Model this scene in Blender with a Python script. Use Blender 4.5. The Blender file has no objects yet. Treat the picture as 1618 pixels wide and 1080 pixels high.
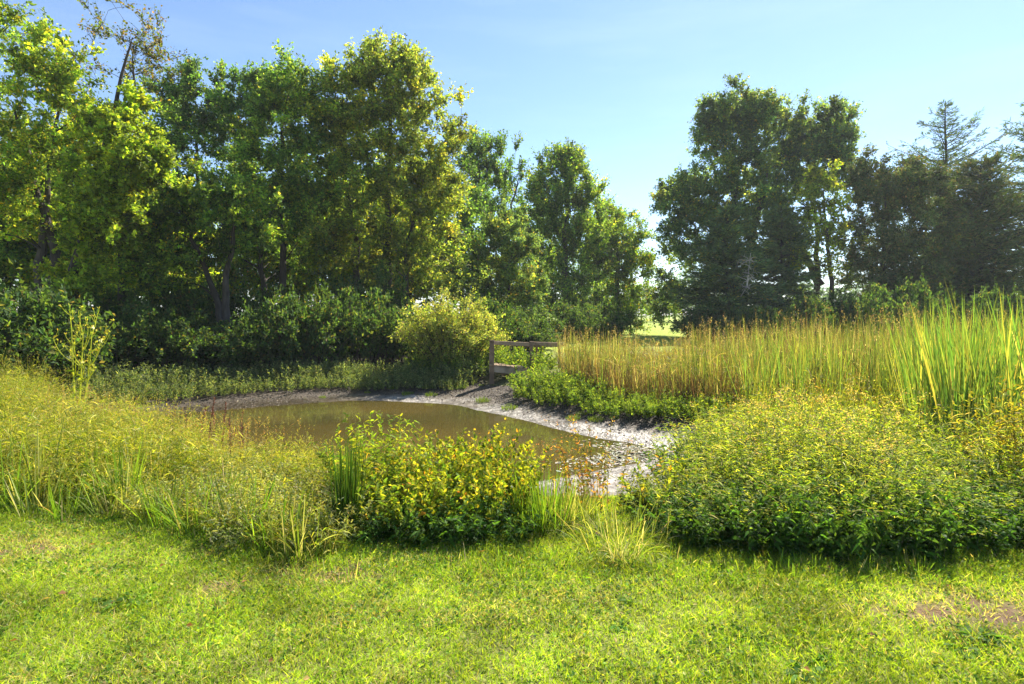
import bpy, math
import numpy as np
from mathutils import Vector
PI = math.pi
sc = bpy.context.scene
COL = sc.collection

# ------------------------------------------------------------------ camera
CAM_Z = 1.6
F = 899.0                     # focal length in photo pixels (1618 wide)
cam_d = bpy.data.cameras.new("camera"); cam = bpy.data.objects.new("camera", cam_d); COL.objects.link(cam)
cam_d.sensor_width = 36; cam_d.lens = 20.0; cam_d.shift_y = -0.0266
cam_d.clip_start = 0.05; cam_d.clip_end = 3000
cam.location = (0, 0, CAM_Z); cam.rotation_euler = (PI/2, 0, 0)
sc.camera = cam
# ------------------------------------------------------------------ sky and sun
SUN_EL, SUN_AZ = math.radians(46), math.radians(38)   # azimuth: to the right of the view direction
w = bpy.data.worlds.new("World"); sc.world = w; w.use_nodes = True
nt = w.node_tree; nt.nodes.clear()
sky = nt.nodes.new('ShaderNodeTexSky'); sky.sky_type = 'NISHITA'; sky.sun_disc = False
sky.sun_elevation = SUN_EL; sky.sun_rotation = SUN_AZ
sky.altitude = 100; sky.air_density = 1.0; sky.dust_density = 0.12; sky.ozone_density = 3.0
bg = nt.nodes.new('ShaderNodeBackground'); bg.inputs['Strength'].default_value = 0.086
wo = nt.nodes.new('ShaderNodeOutputWorld')
wtc = nt.nodes.new('ShaderNodeTexCoord'); wmp = nt.nodes.new('ShaderNodeMapping'); wmp.inputs['Scale'].default_value = (2.2, 2.2, 16)
wnz = nt.nodes.new('ShaderNodeTexNoise'); wnz.inputs['Scale'].default_value = 1.3; wnz.inputs['Detail'].default_value = 7; wnz.inputs['Roughness'].default_value = .55
wcr = nt.nodes.new('ShaderNodeMapRange'); wcr.inputs[1].default_value = .48; wcr.inputs[2].default_value = .85; wcr.inputs[3].default_value = 0; wcr.inputs[4].default_value = .08
wmx = nt.nodes.new('ShaderNodeMixRGB'); wmx.inputs[2].default_value = (7.5, 8.2, 9.2, 1)
nt.links.new(wtc.outputs['Generated'], wmp.inputs[0]); nt.links.new(wmp.outputs[0], wnz.inputs['Vector']); nt.links.new(wnz.outputs[0], wcr.inputs[0])
nt.links.new(wcr.outputs[0], wmx.inputs[0]); wti = nt.nodes.new('ShaderNodeVectorMath'); wti.operation = 'MULTIPLY'; wti.inputs[1].default_value = (.99, .985, 1.0); nt.links.new(sky.outputs[0], wti.inputs[0]); nt.links.new(wti.outputs[0], wmx.inputs[1]); nt.links.new(wmx.outputs[0], bg.inputs[0]); nt.links.new(bg.outputs[0], wo.inputs[0])
sl = bpy.data.lights.new("sun", 'SUN'); sl.energy = 5.0; sl.angle = math.radians(0.5); sl.color = (1.0, 0.93, 0.80)
so = bpy.data.objects.new("sun", sl); COL.objects.link(so)
sd = Vector((math.sin(SUN_AZ)*math.cos(SUN_EL), math.cos(SUN_AZ)*math.cos(SUN_EL), math.sin(SUN_EL)))
so.rotation_euler = sd.to_track_quat('Z', 'Y').to_euler(); so.location = (20, 50, 60)
sc.view_settings.view_transform = 'Standard'; sc.view_settings.look = 'None'
sc.view_settings.exposure = 1.4; sc.view_settings.gamma = 1.0
cy = sc.cycles
cy.max_bounces = 9; cy.diffuse_bounces = 5; cy.glossy_bounces = 3; cy.transmission_bounces = 5
cy.transparent_max_bounces = 4; cy.sample_clamp_indirect = 6; cy.use_adaptive_sampling = True
cy.adaptive_threshold = 0.012; cy.use_denoising = True; cy.denoiser = 'OPENIMAGEDENOISE'
try: cy.denoising_prefilter = 'ACCURATE'; cy.denoising_input_passes = 'RGB_ALBEDO_NORMAL'
except Exception: pass

# ------------------------------------------------------------------ helpers
def X(px, d): return (px-809.0)/F*d
def Z(py, d): return CAM_Z-(py-497.0)/F*d
def norm(a): return a/np.maximum(np.linalg.norm(a, axis=-1, keepdims=True), 1e-9)
def hsh(i, j, k=0):
    n = (i.astype(np.int64)*374761393 + j.astype(np.int64)*668265263 + np.int64(k)*2147483647) & 0x7fffffff
    n = ((n ^ (n >> 13))*1274126177) & 0x7fffffff
    return ((n ^ (n >> 16)) & 0xffff)/65535.0
def vnoise(x, y, k=0):
    xi = np.floor(x); yi = np.floor(y); fx = x-xi; fy = y-yi
    fx = fx*fx*(3-2*fx); fy = fy*fy*(3-2*fy)
    a = hsh(xi, yi, k); b = hsh(xi+1, yi, k); c = hsh(xi, yi+1, k); d = hsh(xi+1, yi+1, k)
    return (a*(1-fx)+b*fx)*(1-fy)+(c*(1-fx)+d*fx)*fy
def fbm(x, y, k=0, o=4):
    s = 0; a = .5
    for i in range(o):
        s = s+a*vnoise(x*2**i+17.3*i, y*2**i-9.1*i, k+i); a *= .5
    return s
def sstep(a, b, x):
    t = np.clip((x-a)/(b-a), 0, 1); return t*t*(3-2*t)
def link(o, parent=None):
    COL.objects.link(o)
    if parent is not None: o.parent = parent
    return o
def build(name, parts, mat, parent=None, smooth=False):
    """parts: list of (verts (n,3), [faces (m,k)], colours (n,3)); ONE mesh object."""
    V = []; C = []; LV = []; LS = []; off = 0; ls = 0
    for v, fs, c in parts:
        if len(v) == 0: continue
        V.append(v); C.append(c)
        for f in fs:
            if len(f) == 0: continue
            LV.append((f+off).ravel()); LS.append(ls+np.arange(len(f))*f.shape[1]); ls += f.size
        off += len(v)
    V = np.concatenate(V).astype(np.float32); C = np.concatenate(C).astype(np.float32)
    LV = np.concatenate(LV).astype(np.int32); LS = np.concatenate(LS).astype(np.int32)
    m = bpy.data.meshes.new(name)
    m.vertices.add(len(V)); m.vertices.foreach_set('co', V.ravel())
    m.loops.add(len(LV)); m.loops.foreach_set('vertex_index', LV)
    m.polygons.add(len(LS)); m.polygons.foreach_set('loop_start', LS)
    m.polygons.foreach_set('use_smooth', np.full(len(LS), smooth))
    at = m.attributes.new('Col', 'FLOAT_COLOR', 'POINT')
    at.data.foreach_set('color', np.concatenate([C, np.ones((len(C), 1), np.float32)], 1).ravel())
    m.update(calc_edges=True); m.materials.append(mat)
    return link(bpy.data.objects.new(name, m), parent)
def tag(o, label=None, cat=None, group=None, kind=None):
    if label: o['label'] = label
    if cat: o['category'] = cat
    if group: o['group'] = group
    if kind: o['kind'] = kind
    return o
def empty(name, loc, rz=0.0, label=None, cat=None, group=None):
    o = bpy.data.objects.new(name, None); link(o); o.location = loc; o.rotation_euler = (0, 0, rz)
    o.empty_display_size = .2
    return tag(o, label, cat, group)
def copy_tree(o, parent=None):
    c = o.copy(); COL.objects.link(c)
    if parent is not None: c.parent = parent
    for ch in [q for q in bpy.data.objects if q.parent == o]: copy_tree(ch, c)
    return c
def copy_thing(root, kids, loc, rz, s=1.0, label=None, group=None):
    r = root.copy(); COL.objects.link(r); r.location = loc; r.rotation_euler = (0, 0, rz)
    r.scale = (s, s, s) if not isinstance(s, tuple) else s
    for k in kids:
        c = k.copy(); COL.objects.link(c); c.parent = r
    if label: r['label'] = label
    if group: r['group'] = group
    return r
def pick(rng, n, pal, jit=.18):
    w_ = np.array([p[1] for p in pal], float); w_ /= w_.sum()
    c = np.array([p[0] for p in pal])[rng.choice(len(pal), n, p=w_)]
    return np.clip(c*(1+rng.normal(0, jit, (n, 1)))*(1+rng.normal(0, jit*.35, (n, 3))), .003, .9)
# --- geometry generators, all vectorised
def tubes(paths, rad, col, sides=6):
    N, K, _ = paths.shape
    T = np.gradient(paths, axis=1); T = norm(T)
    ref = np.where(np.abs(T[:, :1, 2:3]) > .9, np.array([1., 0, 0]), np.array([0, 0, 1.]))
    A = norm(np.cross(T, np.broadcast_to(ref, T.shape))); B = np.cross(T, A)
    a = np.arange(sides)*2*PI/sides
    v = paths[:, :, None]+rad[:, :, None, None]*(np.cos(a)[:, None]*A[:, :, None]+np.sin(a)[:, None]*B[:, :, None])
    idx = np.arange(N*K*sides).reshape(N, K, sides); nx = np.roll(idx, -1, 2)
    f = np.stack([idx[:, :-1], nx[:, :-1], nx[:, 1:], idx[:, 1:]], -1).reshape(-1, 4)
    c = np.broadcast_to(np.asarray(col).reshape(-1, 1, 1, 3), (N, K, sides, 3))
    return v.reshape(-1, 3), [f], c.reshape(-1, 3)
def ribbon(paths, wid, side, col):
    """paths (N,K,3) wid (N,K) side (N,3)|(N,K,3) col (N,3)|(N,K,3)"""
    N, K, _ = paths.shape
    if side.ndim == 2: side = side[:, None, :]
    off = side*wid[:, :, None]*.5
    v = np.stack([paths-off, paths+off], 2)
    idx = np.arange(N*K*2).reshape(N, K, 2)
    f = np.stack([idx[:, :-1, 0], idx[:, :-1, 1], idx[:, 1:, 1], idx[:, 1:, 0]], -1).reshape(-1, 4)
    if col.ndim == 2: col = np.broadcast_to(col[:, None], (N, K, 3))
    c = np.broadcast_to(col[:, :, None], (N, K, 2, 3))
    return v.reshape(-1, 3), [f], c.reshape(-1, 3)
def kites(P, D, S, L, W, col, fold=.18):
    """leaf = folded kite; P base, D direction, S side vector"""
    N = len(P); Nn = np.cross(D, S)
    L = np.broadcast_to(L, (N,))[:, None]; W = np.broadcast_to(W, (N,))[:, None]
    mid = P+D*L*.45-Nn*W*fold
    v = np.stack([P, mid-S*W*.5, P+D*L, mid+S*W*.5], 1)
    f = np.arange(N*4).reshape(N, 4)
    return v.reshape(-1, 3), [f], np.repeat(col, 4, 0)
def rsph(rng, n): return norm(rng.normal(0, 1, (n, 3)))
def leafs(rng, P, D, L, W, col, up=.6, fold=.18, base=None):
    """random roll, with the faces tending to look up (or along base)"""
    N = len(P); nrm = rsph(rng, N)*(1-up)+(np.array([0, 0, 1.]) if base is None else base)*up
    S = norm(np.cross(D, nrm)+1e-5)
    return kites(P, D, S, L, W, col, fold)
def curved(rng, P, D, L, W, droop, col, K=4, prof=None, up=.5, twist=0.):
    """long leaves: ribbons that bend under their weight"""
    N = len(P); t = np.linspace(0, 1, K)
    if prof is None: prof = np.interp(t, [0, .35, .75, 1], [.35, 1, .7, .03])
    L = np.broadcast_to(L, (N,)); W = np.broadcast_to(W, (N,)); droop = np.broadcast_to(droop, (N,))
    p = P[:, None]+D[:, None]*(L[:, None]*t)[..., None]
    p[..., 2] -= (droop*L)[:, None]*t**2
    nrm = rsph(rng, N)*(1-up)+np.array([0, 0, 1.])*up
    S = norm(np.cross(D, nrm)+1e-5)
    return ribbon(p, W[:, None]*prof, S, col)

# ------------------------------------------------------------------ materials
def nodes(name):
    m = bpy.data.materials.new(name); m.use_nodes = True; t = m.node_tree; t.nodes.clear()
    out = t.nodes.new('ShaderNodeOutputMaterial'); return m, t, out
def leaf_mat(name, trans=.5, rough=.5, tcol=(1.9, 1.75, .55), spec=.35, vscale=3.0):
    m, t, out = nodes(name); N = t.nodes; L = t.links
    at = N.new('ShaderNodeAttribute'); at.attribute_name = 'Col'
    geo = N.new('ShaderNodeNewGeometry')
    nz = N.new('ShaderNodeTexNoise'); nz.inputs['Scale'].default_value = vscale; nz.inputs['Detail'].default_value = 2
    L.new(geo.outputs['Position'], nz.inputs['Vector'])
    mr = N.new('ShaderNodeMapRange'); mr.inputs[1].default_value = .3; mr.inputs[2].default_value = .7
    mr.inputs[3].default_value = .8; mr.inputs[4].default_value = 1.2
    L.new(nz.outputs[0], mr.inputs[0])
    vm = N.new('ShaderNodeVectorMath'); vm.operation = 'SCALE'; L.new(at.outputs['Color'], vm.inputs[0]); L.new(mr.outputs[0], vm.inputs['Scale'])
    tm = N.new('ShaderNodeVectorMath'); tm.operation = 'MULTIPLY'; tm.inputs[1].default_value = tcol; L.new(vm.outputs[0], tm.inputs[0])
    pr = N.new('ShaderNodeBsdfPrincipled'); pr.inputs['Roughness'].default_value = rough
    pr.inputs['Specular IOR Level'].default_value = spec
    L.new(vm.outputs[0], pr.inputs['Base Color'])
    tr = N.new('ShaderNodeBsdfTranslucent'); L.new(tm.outputs[0], tr.inputs[0])
    mx = N.new('ShaderNodeMixShader'); mx.inputs[0].default_value = trans
    L.new(pr.outputs[0], mx.inputs[1]); L.new(tr.outputs[0], mx.inputs[2]); L.new(mx.outputs[0], out.inputs[0])
    return m
def surf_mat(name, rough=.85, scale=6, lo=.6, hi=1.4, bump=.3, bscale=20, spec=.3, stretch=None):
    m, t, out = nodes(name); N = t.nodes; L = t.links
    at = N.new('ShaderNodeAttribute'); at.attribute_name = 'Col'
    tc = N.new('ShaderNodeTexCoord'); mp = N.new('ShaderNodeMapping')
    if stretch: mp.inputs['Scale'].default_value = stretch
    L.new(tc.outputs['Object'], mp.inputs[0])
    nz = N.new('ShaderNodeTexNoise'); nz.inputs['Scale'].default_value = scale; nz.inputs['Detail'].default_value = 5
    L.new(mp.outputs[0], nz.inputs['Vector'])
    mr = N.new('ShaderNodeMapRange'); mr.inputs[1].default_value = .3; mr.inputs[2].default_value = .7
    mr.inputs[3].default_value = lo; mr.inputs[4].default_value = hi; L.new(nz.outputs[0], mr.inputs[0])
    vm = N.new('ShaderNodeVectorMath'); vm.operation = 'SCALE'; L.new(at.outputs['Color'], vm.inputs[0]); L.new(mr.outputs[0], vm.inputs['Scale'])
    pr = N.new('ShaderNodeBsdfPrincipled'); pr.inputs['Roughness'].default_value = rough; pr.inputs['Specular IOR Level'].default_value = spec
    L.new(vm.outputs[0], pr.inputs['Base Color'])
    n2 = N.new('ShaderNodeTexNoise'); n2.inputs['Scale'].default_value = bscale; n2.inputs['Detail'].default_value = 6
    L.new(mp.outputs[0], n2.inputs['Vector'])
    bp = N.new('ShaderNodeBump'); bp.inputs['Strength'].default_value = bump; bp.inputs['Distance'].default_value = .05
    L.new(n2.outputs[0], bp.inputs['Height']); L.new(bp.outputs[0], pr.inputs['Normal'])
    L.new(pr.outputs[0], out.inputs[0])
    return m, pr, t
M_leaf = leaf_mat('tree_leaf', .58, .55, (2.15, 1.95, .85), .3)
M_grass = leaf_mat('grass_blade', .50, .55, (1.7, 1.6, .5), .2)
M_herb = leaf_mat('weed_leaf', .52, .6, (1.7, 1.6, .5), .15)
M_needle = leaf_mat('needle', .3, .7, (1.4, 1.3, .6))
M_bark = surf_mat('bark', .9, 8, .5, 1.5, .8, 14, stretch=(1, 1, .25))[0]
M_stem = surf_mat('stem', .7, 12, .7, 1.3, .2, 30)[0]
M_ground = surf_mat('soil_and_thatch', .95, 3.0, .65, 1.35, .6, 25)[0]
M_dry = surf_mat('dry_seed', .8, 20, .7, 1.3, .3, 60)[0]
# mud: dark and rough above, wet and glossy by the water
M_mud, pr, t = surf_mat('mud', .6, 7, .65, 1.35, .9, 16, spec=.5)
at = t.nodes.new('ShaderNodeAttribute'); at.attribute_name = 'wet'
mr = t.nodes.new('ShaderNodeMapRange'); mr.inputs[3].default_value = .75; mr.inputs[4].default_value = .28
t.links.new(at.outputs['Fac'], mr.inputs[0]); t.links.new(mr.outputs[0], pr.inputs['Roughness'])
M_wood, _, _ = surf_mat('weathered_wood', .85, 3, .6, 1.4, .5, 9, stretch=(1, 1, 1))
# murky pond water
M_water, t, out = nodes('murky_water')
pr = t.nodes.new('ShaderNodeBsdfPrincipled'); pr.inputs['Roughness'].default_value = .03; pr.inputs['IOR'].default_value = 1.333
tc = t.nodes.new('ShaderNodeTexCoord')
nz = t.nodes.new('ShaderNodeTexNoise'); nz.inputs['Scale'].default_value = .35; nz.inputs['Detail'].default_value = 3
cr = t.nodes.new('ShaderNodeValToRGB'); cr.color_ramp.elements[0].position = .35; cr.color_ramp.elements[1].position = .7
cr.color_ramp.elements[0].color = (.050, .045, .014, 1); cr.color_ramp.elements[1].color = (.105, .074, .020, 1)
t.links.new(tc.outputs['Object'], nz.inputs[0]); t.links.new(nz.outputs[0], cr.inputs[0]); t.links.new(cr.outputs[0], pr.inputs['Base Color'])
n2 = t.nodes.new('ShaderNodeTexNoise'); n2.inputs['Scale'].default_value = 5.0; n2.inputs['Detail'].default_value = 2
bp = t.nodes.new('ShaderNodeBump'); bp.inputs['Strength'].default_value = .10; bp.inputs['Distance'].default_value = .02
t.links.new(tc.outputs['Object'], n2.inputs[0]); t.links.new(n2.outputs[0], bp.inputs['Height']); t.links.new(bp.outputs[0], pr.inputs['Normal'])
t.links.new(pr.outputs[0], out.inputs[0])

# ------------------------------------------------------------------ terrain
WZ = -0.85
shore = np.array([(-8.4, 13.6), (-7.4, 14.7), (-6.3, 15.4), (-5.1, 15.96), (-4.25, 16.2), (-3.0, 16.0), (-1.6, 15.5), (-.83, 14.5), (0, 13.5),
    (1.2, 11.9), (1.84, 11.2), (2.5, 10.55), (2.75, 10.1), (2.4, 9.6), (1.9, 9.3), (1.25, 8.95), (.62, 8.55), (.1, 8.3), (-1, 8.05),
    (-2.3, 8.2), (-3.5, 8.7), (-4.9, 9.6), (-6.4, 10.9), (-8.0, 12.2)])
def closed_spline(P, n=6):
    out = []
    for i in range(len(P)):
        a, b, c, d = P[i-1], P[i], P[(i+1) % len(P)], P[(i+2) % len(P)]
        for k in range(n):
            u = k/n; out.append(.5*((2*b)+(-a+c)*u+(2*a-5*b+4*c-d)*u*u+(-a+3*b-3*c+d)*u**3))
    return np.array(out)
SH = closed_spline(shore, 4)
def shore_dist(x, y):
    """signed distance to the water's edge, positive on land"""
    x = np.asarray(x, float); y = np.asarray(y, float)
    best = np.full(x.shape, 1e9); ins = np.zeros(x.shape, bool)
    for i in range(len(SH)):
        ax, ay = SH[i]; bx, by = SH[(i+1) % len(SH)]
        ex, ey = bx-ax, by-ay
        u = np.clip(((x-ax)*ex+(y-ay)*ey)/(ex*ex+ey*ey), 0, 1)
        best = np.minimum(best, (x-ax-u*ex)**2+(y-ay-u*ey)**2)
        c = ((ay > y) != (by > y)) & (x < (bx-ax)*(y-ay)/(by-ay+1e-12)+ax); ins ^= c
    d = np.sqrt(best); return np.where(ins, -d, d)
def ground_z(x, y, s=None):
    x = np.asarray(x, float); y = np.asarray(y, float)
    if s is None: s = shore_dist(x, y)
    wob = fbm(x*.8, y*.8, 3)-.5
    mud = WZ+np.where(s > 0, .13*s, .35*np.maximum(s, -1.5))+.05*wob+.02*(fbm(x*5, y*5, 9, 3)-.5)
    upl = .05*(fbm(x*.25, y*.25, 5)-.5)+.04*(fbm(x*1.4, y*1.4, 8)-.5)*sstep(0, 3, y)
    marsh = sstep(1.5, 4.5, x+.25*(y-10))*sstep(5.2, 8.5, y)*(1-sstep(17, 24, y))
    upl = upl-.45*marsh-.15*sstep(12, 16, y)*(1-sstep(20, 28, y))*(1-marsh)
    upl = upl+.6*(fbm(x*.02+3, y*.02, 12)-.45)*sstep(30, 90, y)
    far_ = sstep(11, 14, y)*(1-sstep(-1, 1.5, x))
    gap_ = np.exp(-((x-1.1)/1.3)**2)*(1-sstep(8, 9, y))
    k = sstep(1.0+.9*far_+.7*gap_, 3.3+1.7*far_+.5*gap_, s)
    return mud*(1-k)+upl*k
def gz(x, y): return float(ground_z(np.array([x]), np.array([y]))[0])
def axis(lo, hi, step, far_lo, far_hi):
    a = list(np.arange(lo, hi+1e-6, step)); v = hi; st = step
    while v < far_hi: st *= 1.18; v += st; a.append(v)
    v = lo; st = step; b = []
    while v > far_lo: st *= 1.18; v -= st; b.append(v)
    return np.array(b[::-1]+a)
gx = axis(-11, 11, .1, -900, 900); gy = axis(1.0, 20, .1, -60, 1800)
GX, GY = np.meshgrid(gx, gy); S = shore_dist(GX, GY); GZ = ground_z(GX, GY, S)
nx_, ny_ = len(gx), len(gy)
idx = np.arange(nx_*ny_).reshape(ny_, nx_)
quads = np.stack([idx[:-1, :-1], idx[:-1, 1:], idx[1:, 1:], idx[1:, :-1]], -1).reshape(-1, 4)
fs_ = (S+.5*(fbm(GX*1.2, GY*1.2, 21)-.5))[:-1, :-1].ravel()
is_mud = fs_ < 2.1
V = np.stack([GX, GY, GZ], -1).reshape(-1, 3)
n1 = fbm(GX*1.1, GY*1.1, 31); n2_ = fbm(GX*4, GY*4, 41)
# zone colours of the soil itself
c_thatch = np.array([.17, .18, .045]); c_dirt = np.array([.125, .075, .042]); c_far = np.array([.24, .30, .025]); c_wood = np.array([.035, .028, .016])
col = np.broadcast_to(c_thatch, V.shape).reshape(ny_, nx_, 3).copy()
def bare(x, y):
    a = np.exp(-(((x-2.55)/.62)**2+((y-3.12)/.17)**2)*1.3)+.8*np.exp(-(((x+1.75)/.14)**2+((y-3.33)/.1)**2))
    a += .75*np.exp(-(((x+3.6)/.7)**2+((y-3.85)/.2)**2))+.8*np.exp(-(((x-3.4)/.7)**2+((y-3.0)/.2)**2))+.55*np.exp(-(((x+1.1)/.4)**2+((y-3.55)/.14)**2))
    return np.clip(a*(.5+1.2*sstep(.3, .6, fbm(x*7, y*9, 77, 4))), 0, 1)
B = np.clip(bare(GX, GY)*1.1, 0, 1)[..., None]; col = col*(1-B)+c_dirt*B
k = sstep(22, 26, GY)[..., None]; col = col*(1-k)+c_far*(.8+.5*n1[..., None])*k
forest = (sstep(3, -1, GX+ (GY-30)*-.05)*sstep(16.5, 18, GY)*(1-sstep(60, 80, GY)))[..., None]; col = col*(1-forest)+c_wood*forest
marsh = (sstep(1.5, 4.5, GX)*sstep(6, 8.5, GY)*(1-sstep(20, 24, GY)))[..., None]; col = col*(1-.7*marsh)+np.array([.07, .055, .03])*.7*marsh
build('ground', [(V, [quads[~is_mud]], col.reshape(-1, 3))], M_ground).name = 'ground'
tag(bpy.data.objects['ground'], kind='structure')
# mud: pale crust near the water, dark above
crust = (1-sstep(.35, .95, S+.7*(n1-.5)+.35*(n2_-.5)))
crust = np.maximum(crust, (1-sstep(1.2, 2.0, S+.8*(n1-.5)+.3*(n2_-.5)))*sstep(.2, 1.2, GX)*(1-sstep(10.2, 11.6, GY)))
crust = crust*sstep(-5.2, -3.5, GX)
dark = np.array([.044, .031, .020]); pale = np.array([.38, .345, .305])
crust = crust*(.45+.55*sstep(.38, .55, fbm(GX*6, GY*9, 88, 3)))
mc = dark*(1-crust[..., None])+pale*crust[..., None]
brightened = .45*sstep(.5, .7, n1)[..., None]; mc = mc*(1-brightened)+np.array([.12, .09, .06])*brightened  # noise patches of lighter brown mud
mud = build('mud_bank', [(V, [quads[is_mud]], mc.reshape(-1, 3))], M_mud, smooth=True); tag(mud, kind='structure')
wa = mud.data.attributes.new('wet', 'FLOAT', 'POINT'); wa.data.foreach_set('value', (1-sstep(.1, 1.3, S+.5*(n2_-.5))).astype(np.float32).ravel())
# water: one sheet a little larger than the shoreline, hidden under the mud past it
th = SH.mean(0); ring = th+(SH-th)*1.035
wv = np.concatenate([[[th[0], th[1]]], ring]); wv = np.concatenate([wv, np.full((len(wv), 1), WZ)], 1)
n = len(ring); wf = np.stack([np.zeros(n, int), 1+np.arange(n), 1+(np.arange(n)+1) % n], -1)
tag(build('pond_water', [(wv, [wf], np.full((n+1, 3), .1))], M_water), kind='structure')

# ------------------------------------------------------------------ palettes
G1 = [((.045, .090, .012), 5), ((.070, .125, .016), 4), ((.11, .15, .018), 2), ((.030, .065, .014), 3), ((.20, .17, .02), .25)]
G_YEL = [((.10, .15, .018), 5), ((.15, .18, .020), 3), ((.060, .105, .014), 4), ((.24, .20, .025), .8)]
G_DEEP = [((.028, .058, .014), 5), ((.045, .085, .016), 4), ((.070, .105, .018), 1.2), ((.13, .12, .02), .2)]
G_BLUE = [((.036, .062, .024), 5), ((.050, .080, .026), 4), ((.085, .115, .022), 1.5), ((.15, .12, .02), .35)]
G_CEDAR = [((.042, .062, .018), 5), ((.062, .070, .020), 3), ((.095, .075, .030), 1.5), ((.030, .050, .016), 4)]
BARK = (.060, .050, .040); BARK_D = (.040, .034, .028)

def lift(p, k): return [((min(c[0]*k, .8), min(c[1]*k, .8), min(c[2]*k, .8)), w_) for c, w_ in p]
G1 = [((.052, .095, .018), 5), ((.080, .13, .022), 4), ((.12, .155, .025), 2), ((.036, .068, .018), 3), ((.18, .17, .03), .3)]
G1, G_YEL, G_DEEP, G_BLUE, G_CEDAR = lift(G1, 2.1), lift(G_YEL, 2.1), lift(G_DEEP, 2.3), lift(G_BLUE, 2.5), lift(G_CEDAR, 2.6)
# ------------------------------------------------------------------ trees
def tree_geo(seed, trunks, lobes, nl=90, tw=16, nlf=22, tlen=.8, leaf=.10, pal=G1, r0=.22, upw=.25, skip=.0, leafup=.55, start=.3, sag=.0, dens_k=1.75):
    """trunks: list of polylines [(x,y,z),...]; lobes: (x,y,z,rx,ry,rz,weight). Returns wood parts, leaf parts."""
    rng = np.random.default_rng(seed)
    wood = []; P = []; R = []
    for tr in trunks:
        tr = np.array(tr, float); K = 16
        u = np.linspace(0, 1, K); s = np.linspace(0, 1, len(tr))
        p = np.stack([np.interp(u, s, tr[:, i]) for i in range(3)], 1)
        p[1:-1, :2] += rng.normal(0, .05, (K-2, 2))*np.linalg.norm(tr[-1]-tr[0])*.1
        rr = r0*(1-u*.85); rr[0] *= 1.35
        wood.append(tubes(p[None], rr[None], np.array(BARK)*rng.uniform(.8, 1.2), 8))
        q = u > start*.7; P.append(p[q]); R.append(rr[q])
    P = np.concatenate(P); R = np.concatenate(R)
    nl = int(nl*dens_k); nlf = int(nlf*.86); tlen = tlen*.78
    lobes = np.array(lobes, float); lobes[:, 3:6] *= 1.12; wt = lobes[:, 6]/lobes[:, 6].sum()
    li = rng.choice(len(lobes), nl, p=wt)
    d = rsph(rng, nl)*(rng.random((nl, 1))**.42)*rng.lognormal(0, .13, (nl, 1))
    tips = lobes[li, :3]+d*lobes[li, 3:6]
    o = np.argsort([np.min(np.linalg.norm(P-q, axis=1)) for q in tips]); tips = tips[o]
    LP = []; LR = []
    for q in tips:
        dv = q-P; dist = np.linalg.norm(dv, axis=1); hz = np.linalg.norm(dv[:, :2], axis=1)
        c = dist+1.2*np.maximum(0, P[:, 2]+.45*hz-q[2])
        j = int(np.argmin(c)); a = P[j]; L_ = dist[j]
        ctrl = a+(q-a)*.5+np.array([0, 0, .12*L_])+rng.normal(0, .08*L_, 3)
        u = np.linspace(0, 1, 6)[:, None]
        path = (1-u)**2*a+2*u*(1-u)*ctrl+u**2*q
        ra = min(R[j]*.62, .012+.018*L_); rr = ra*(1-.8*u[:, 0])+.004
        LP.append(path); LR.append(rr)
        P = np.concatenate([P, path[2:]]); R = np.concatenate([R, rr[2:]])
    LP = np.array(LP); LR = np.array(LR)
    wood.append(tubes(LP, LR, np.array(BARK)*.9, 5))
    # twigs
    keep = rng.random(nl) > max(skip, .15)
    dens = rng.uniform(.55, 1.35, nl)*keep
    cnt = np.maximum(0, (tw*dens)).astype(int); ii = np.repeat(np.arange(nl), cnt); T = len(ii)
    u = rng.uniform(.5, 1.0, T)*4.999; k0 = u.astype(int); fr = (u-k0)[:, None]
    a = LP[ii, k0]*(1-fr)+LP[ii, k0+1]*fr
    tan = norm(LP[ii, k0+1]-LP[ii, k0])
    cen = lobes[:, :3].mean(0); outw = norm(a-cen)
    td = norm(tan*.5+rsph(rng, T)*.8+outw*.25+np.array([0, 0, upw])); tl = rng.uniform(.5, 1.3, T)*tlen
    tp = np.stack([a, a+td*tl[:, None]*.55+rng.normal(0, .03, (T, 3)), a+td*tl[:, None]-np.array([0, 0, 1.])*(sag*tl[:, None])], 1)
    wood.append(ribbon(tp, np.stack([np.full(T, .022), np.full(T, .014), np.full(T, .005)], 1), norm(rsph(rng, T)), np.tile(np.array(BARK)*.9, (T, 1))))
    # leaves
    limbcol = np.clip(1+rng.normal(0, .24, nl), .5, 1.6); yel = rng.random(nl) < .15
    jj = np.repeat(np.arange(T), nlf); n_ = len(jj)
    v = rng.uniform(.05, 1.05, n_)[:, None]
    pos = np.where(v < .5, tp[jj, 0]*(1-2*v)+tp[jj, 1]*2*v, tp[jj, 1]*(2-2*v)+tp[jj, 2]*(2*v-1))+rng.normal(0, .065*tlen, (n_, 3))
    D = norm(td[jj]*.5+rsph(rng, n_)*.9+np.array([0, 0, -.15]))
    sz = leaf*1.0*rng.uniform(.5, 1.4, n_)
    c = pick(rng, n_, pal)*limbcol[ii[jj]][:, None]
    c = c*np.where(yel[ii[jj]][:, None], np.array([1.45, 1.25, .9]), 1.0)*(1+rng.normal(0, .2, T))[jj][:, None]
    tn = norm(rsph(rng, T)+np.array([0, 0, .9]))[jj]
    return wood, [leafs(rng, pos, D, sz, sz*rng.uniform(.55, .85, n_), np.clip(c, .004, .8), leafup+.1, base=tn)]
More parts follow.
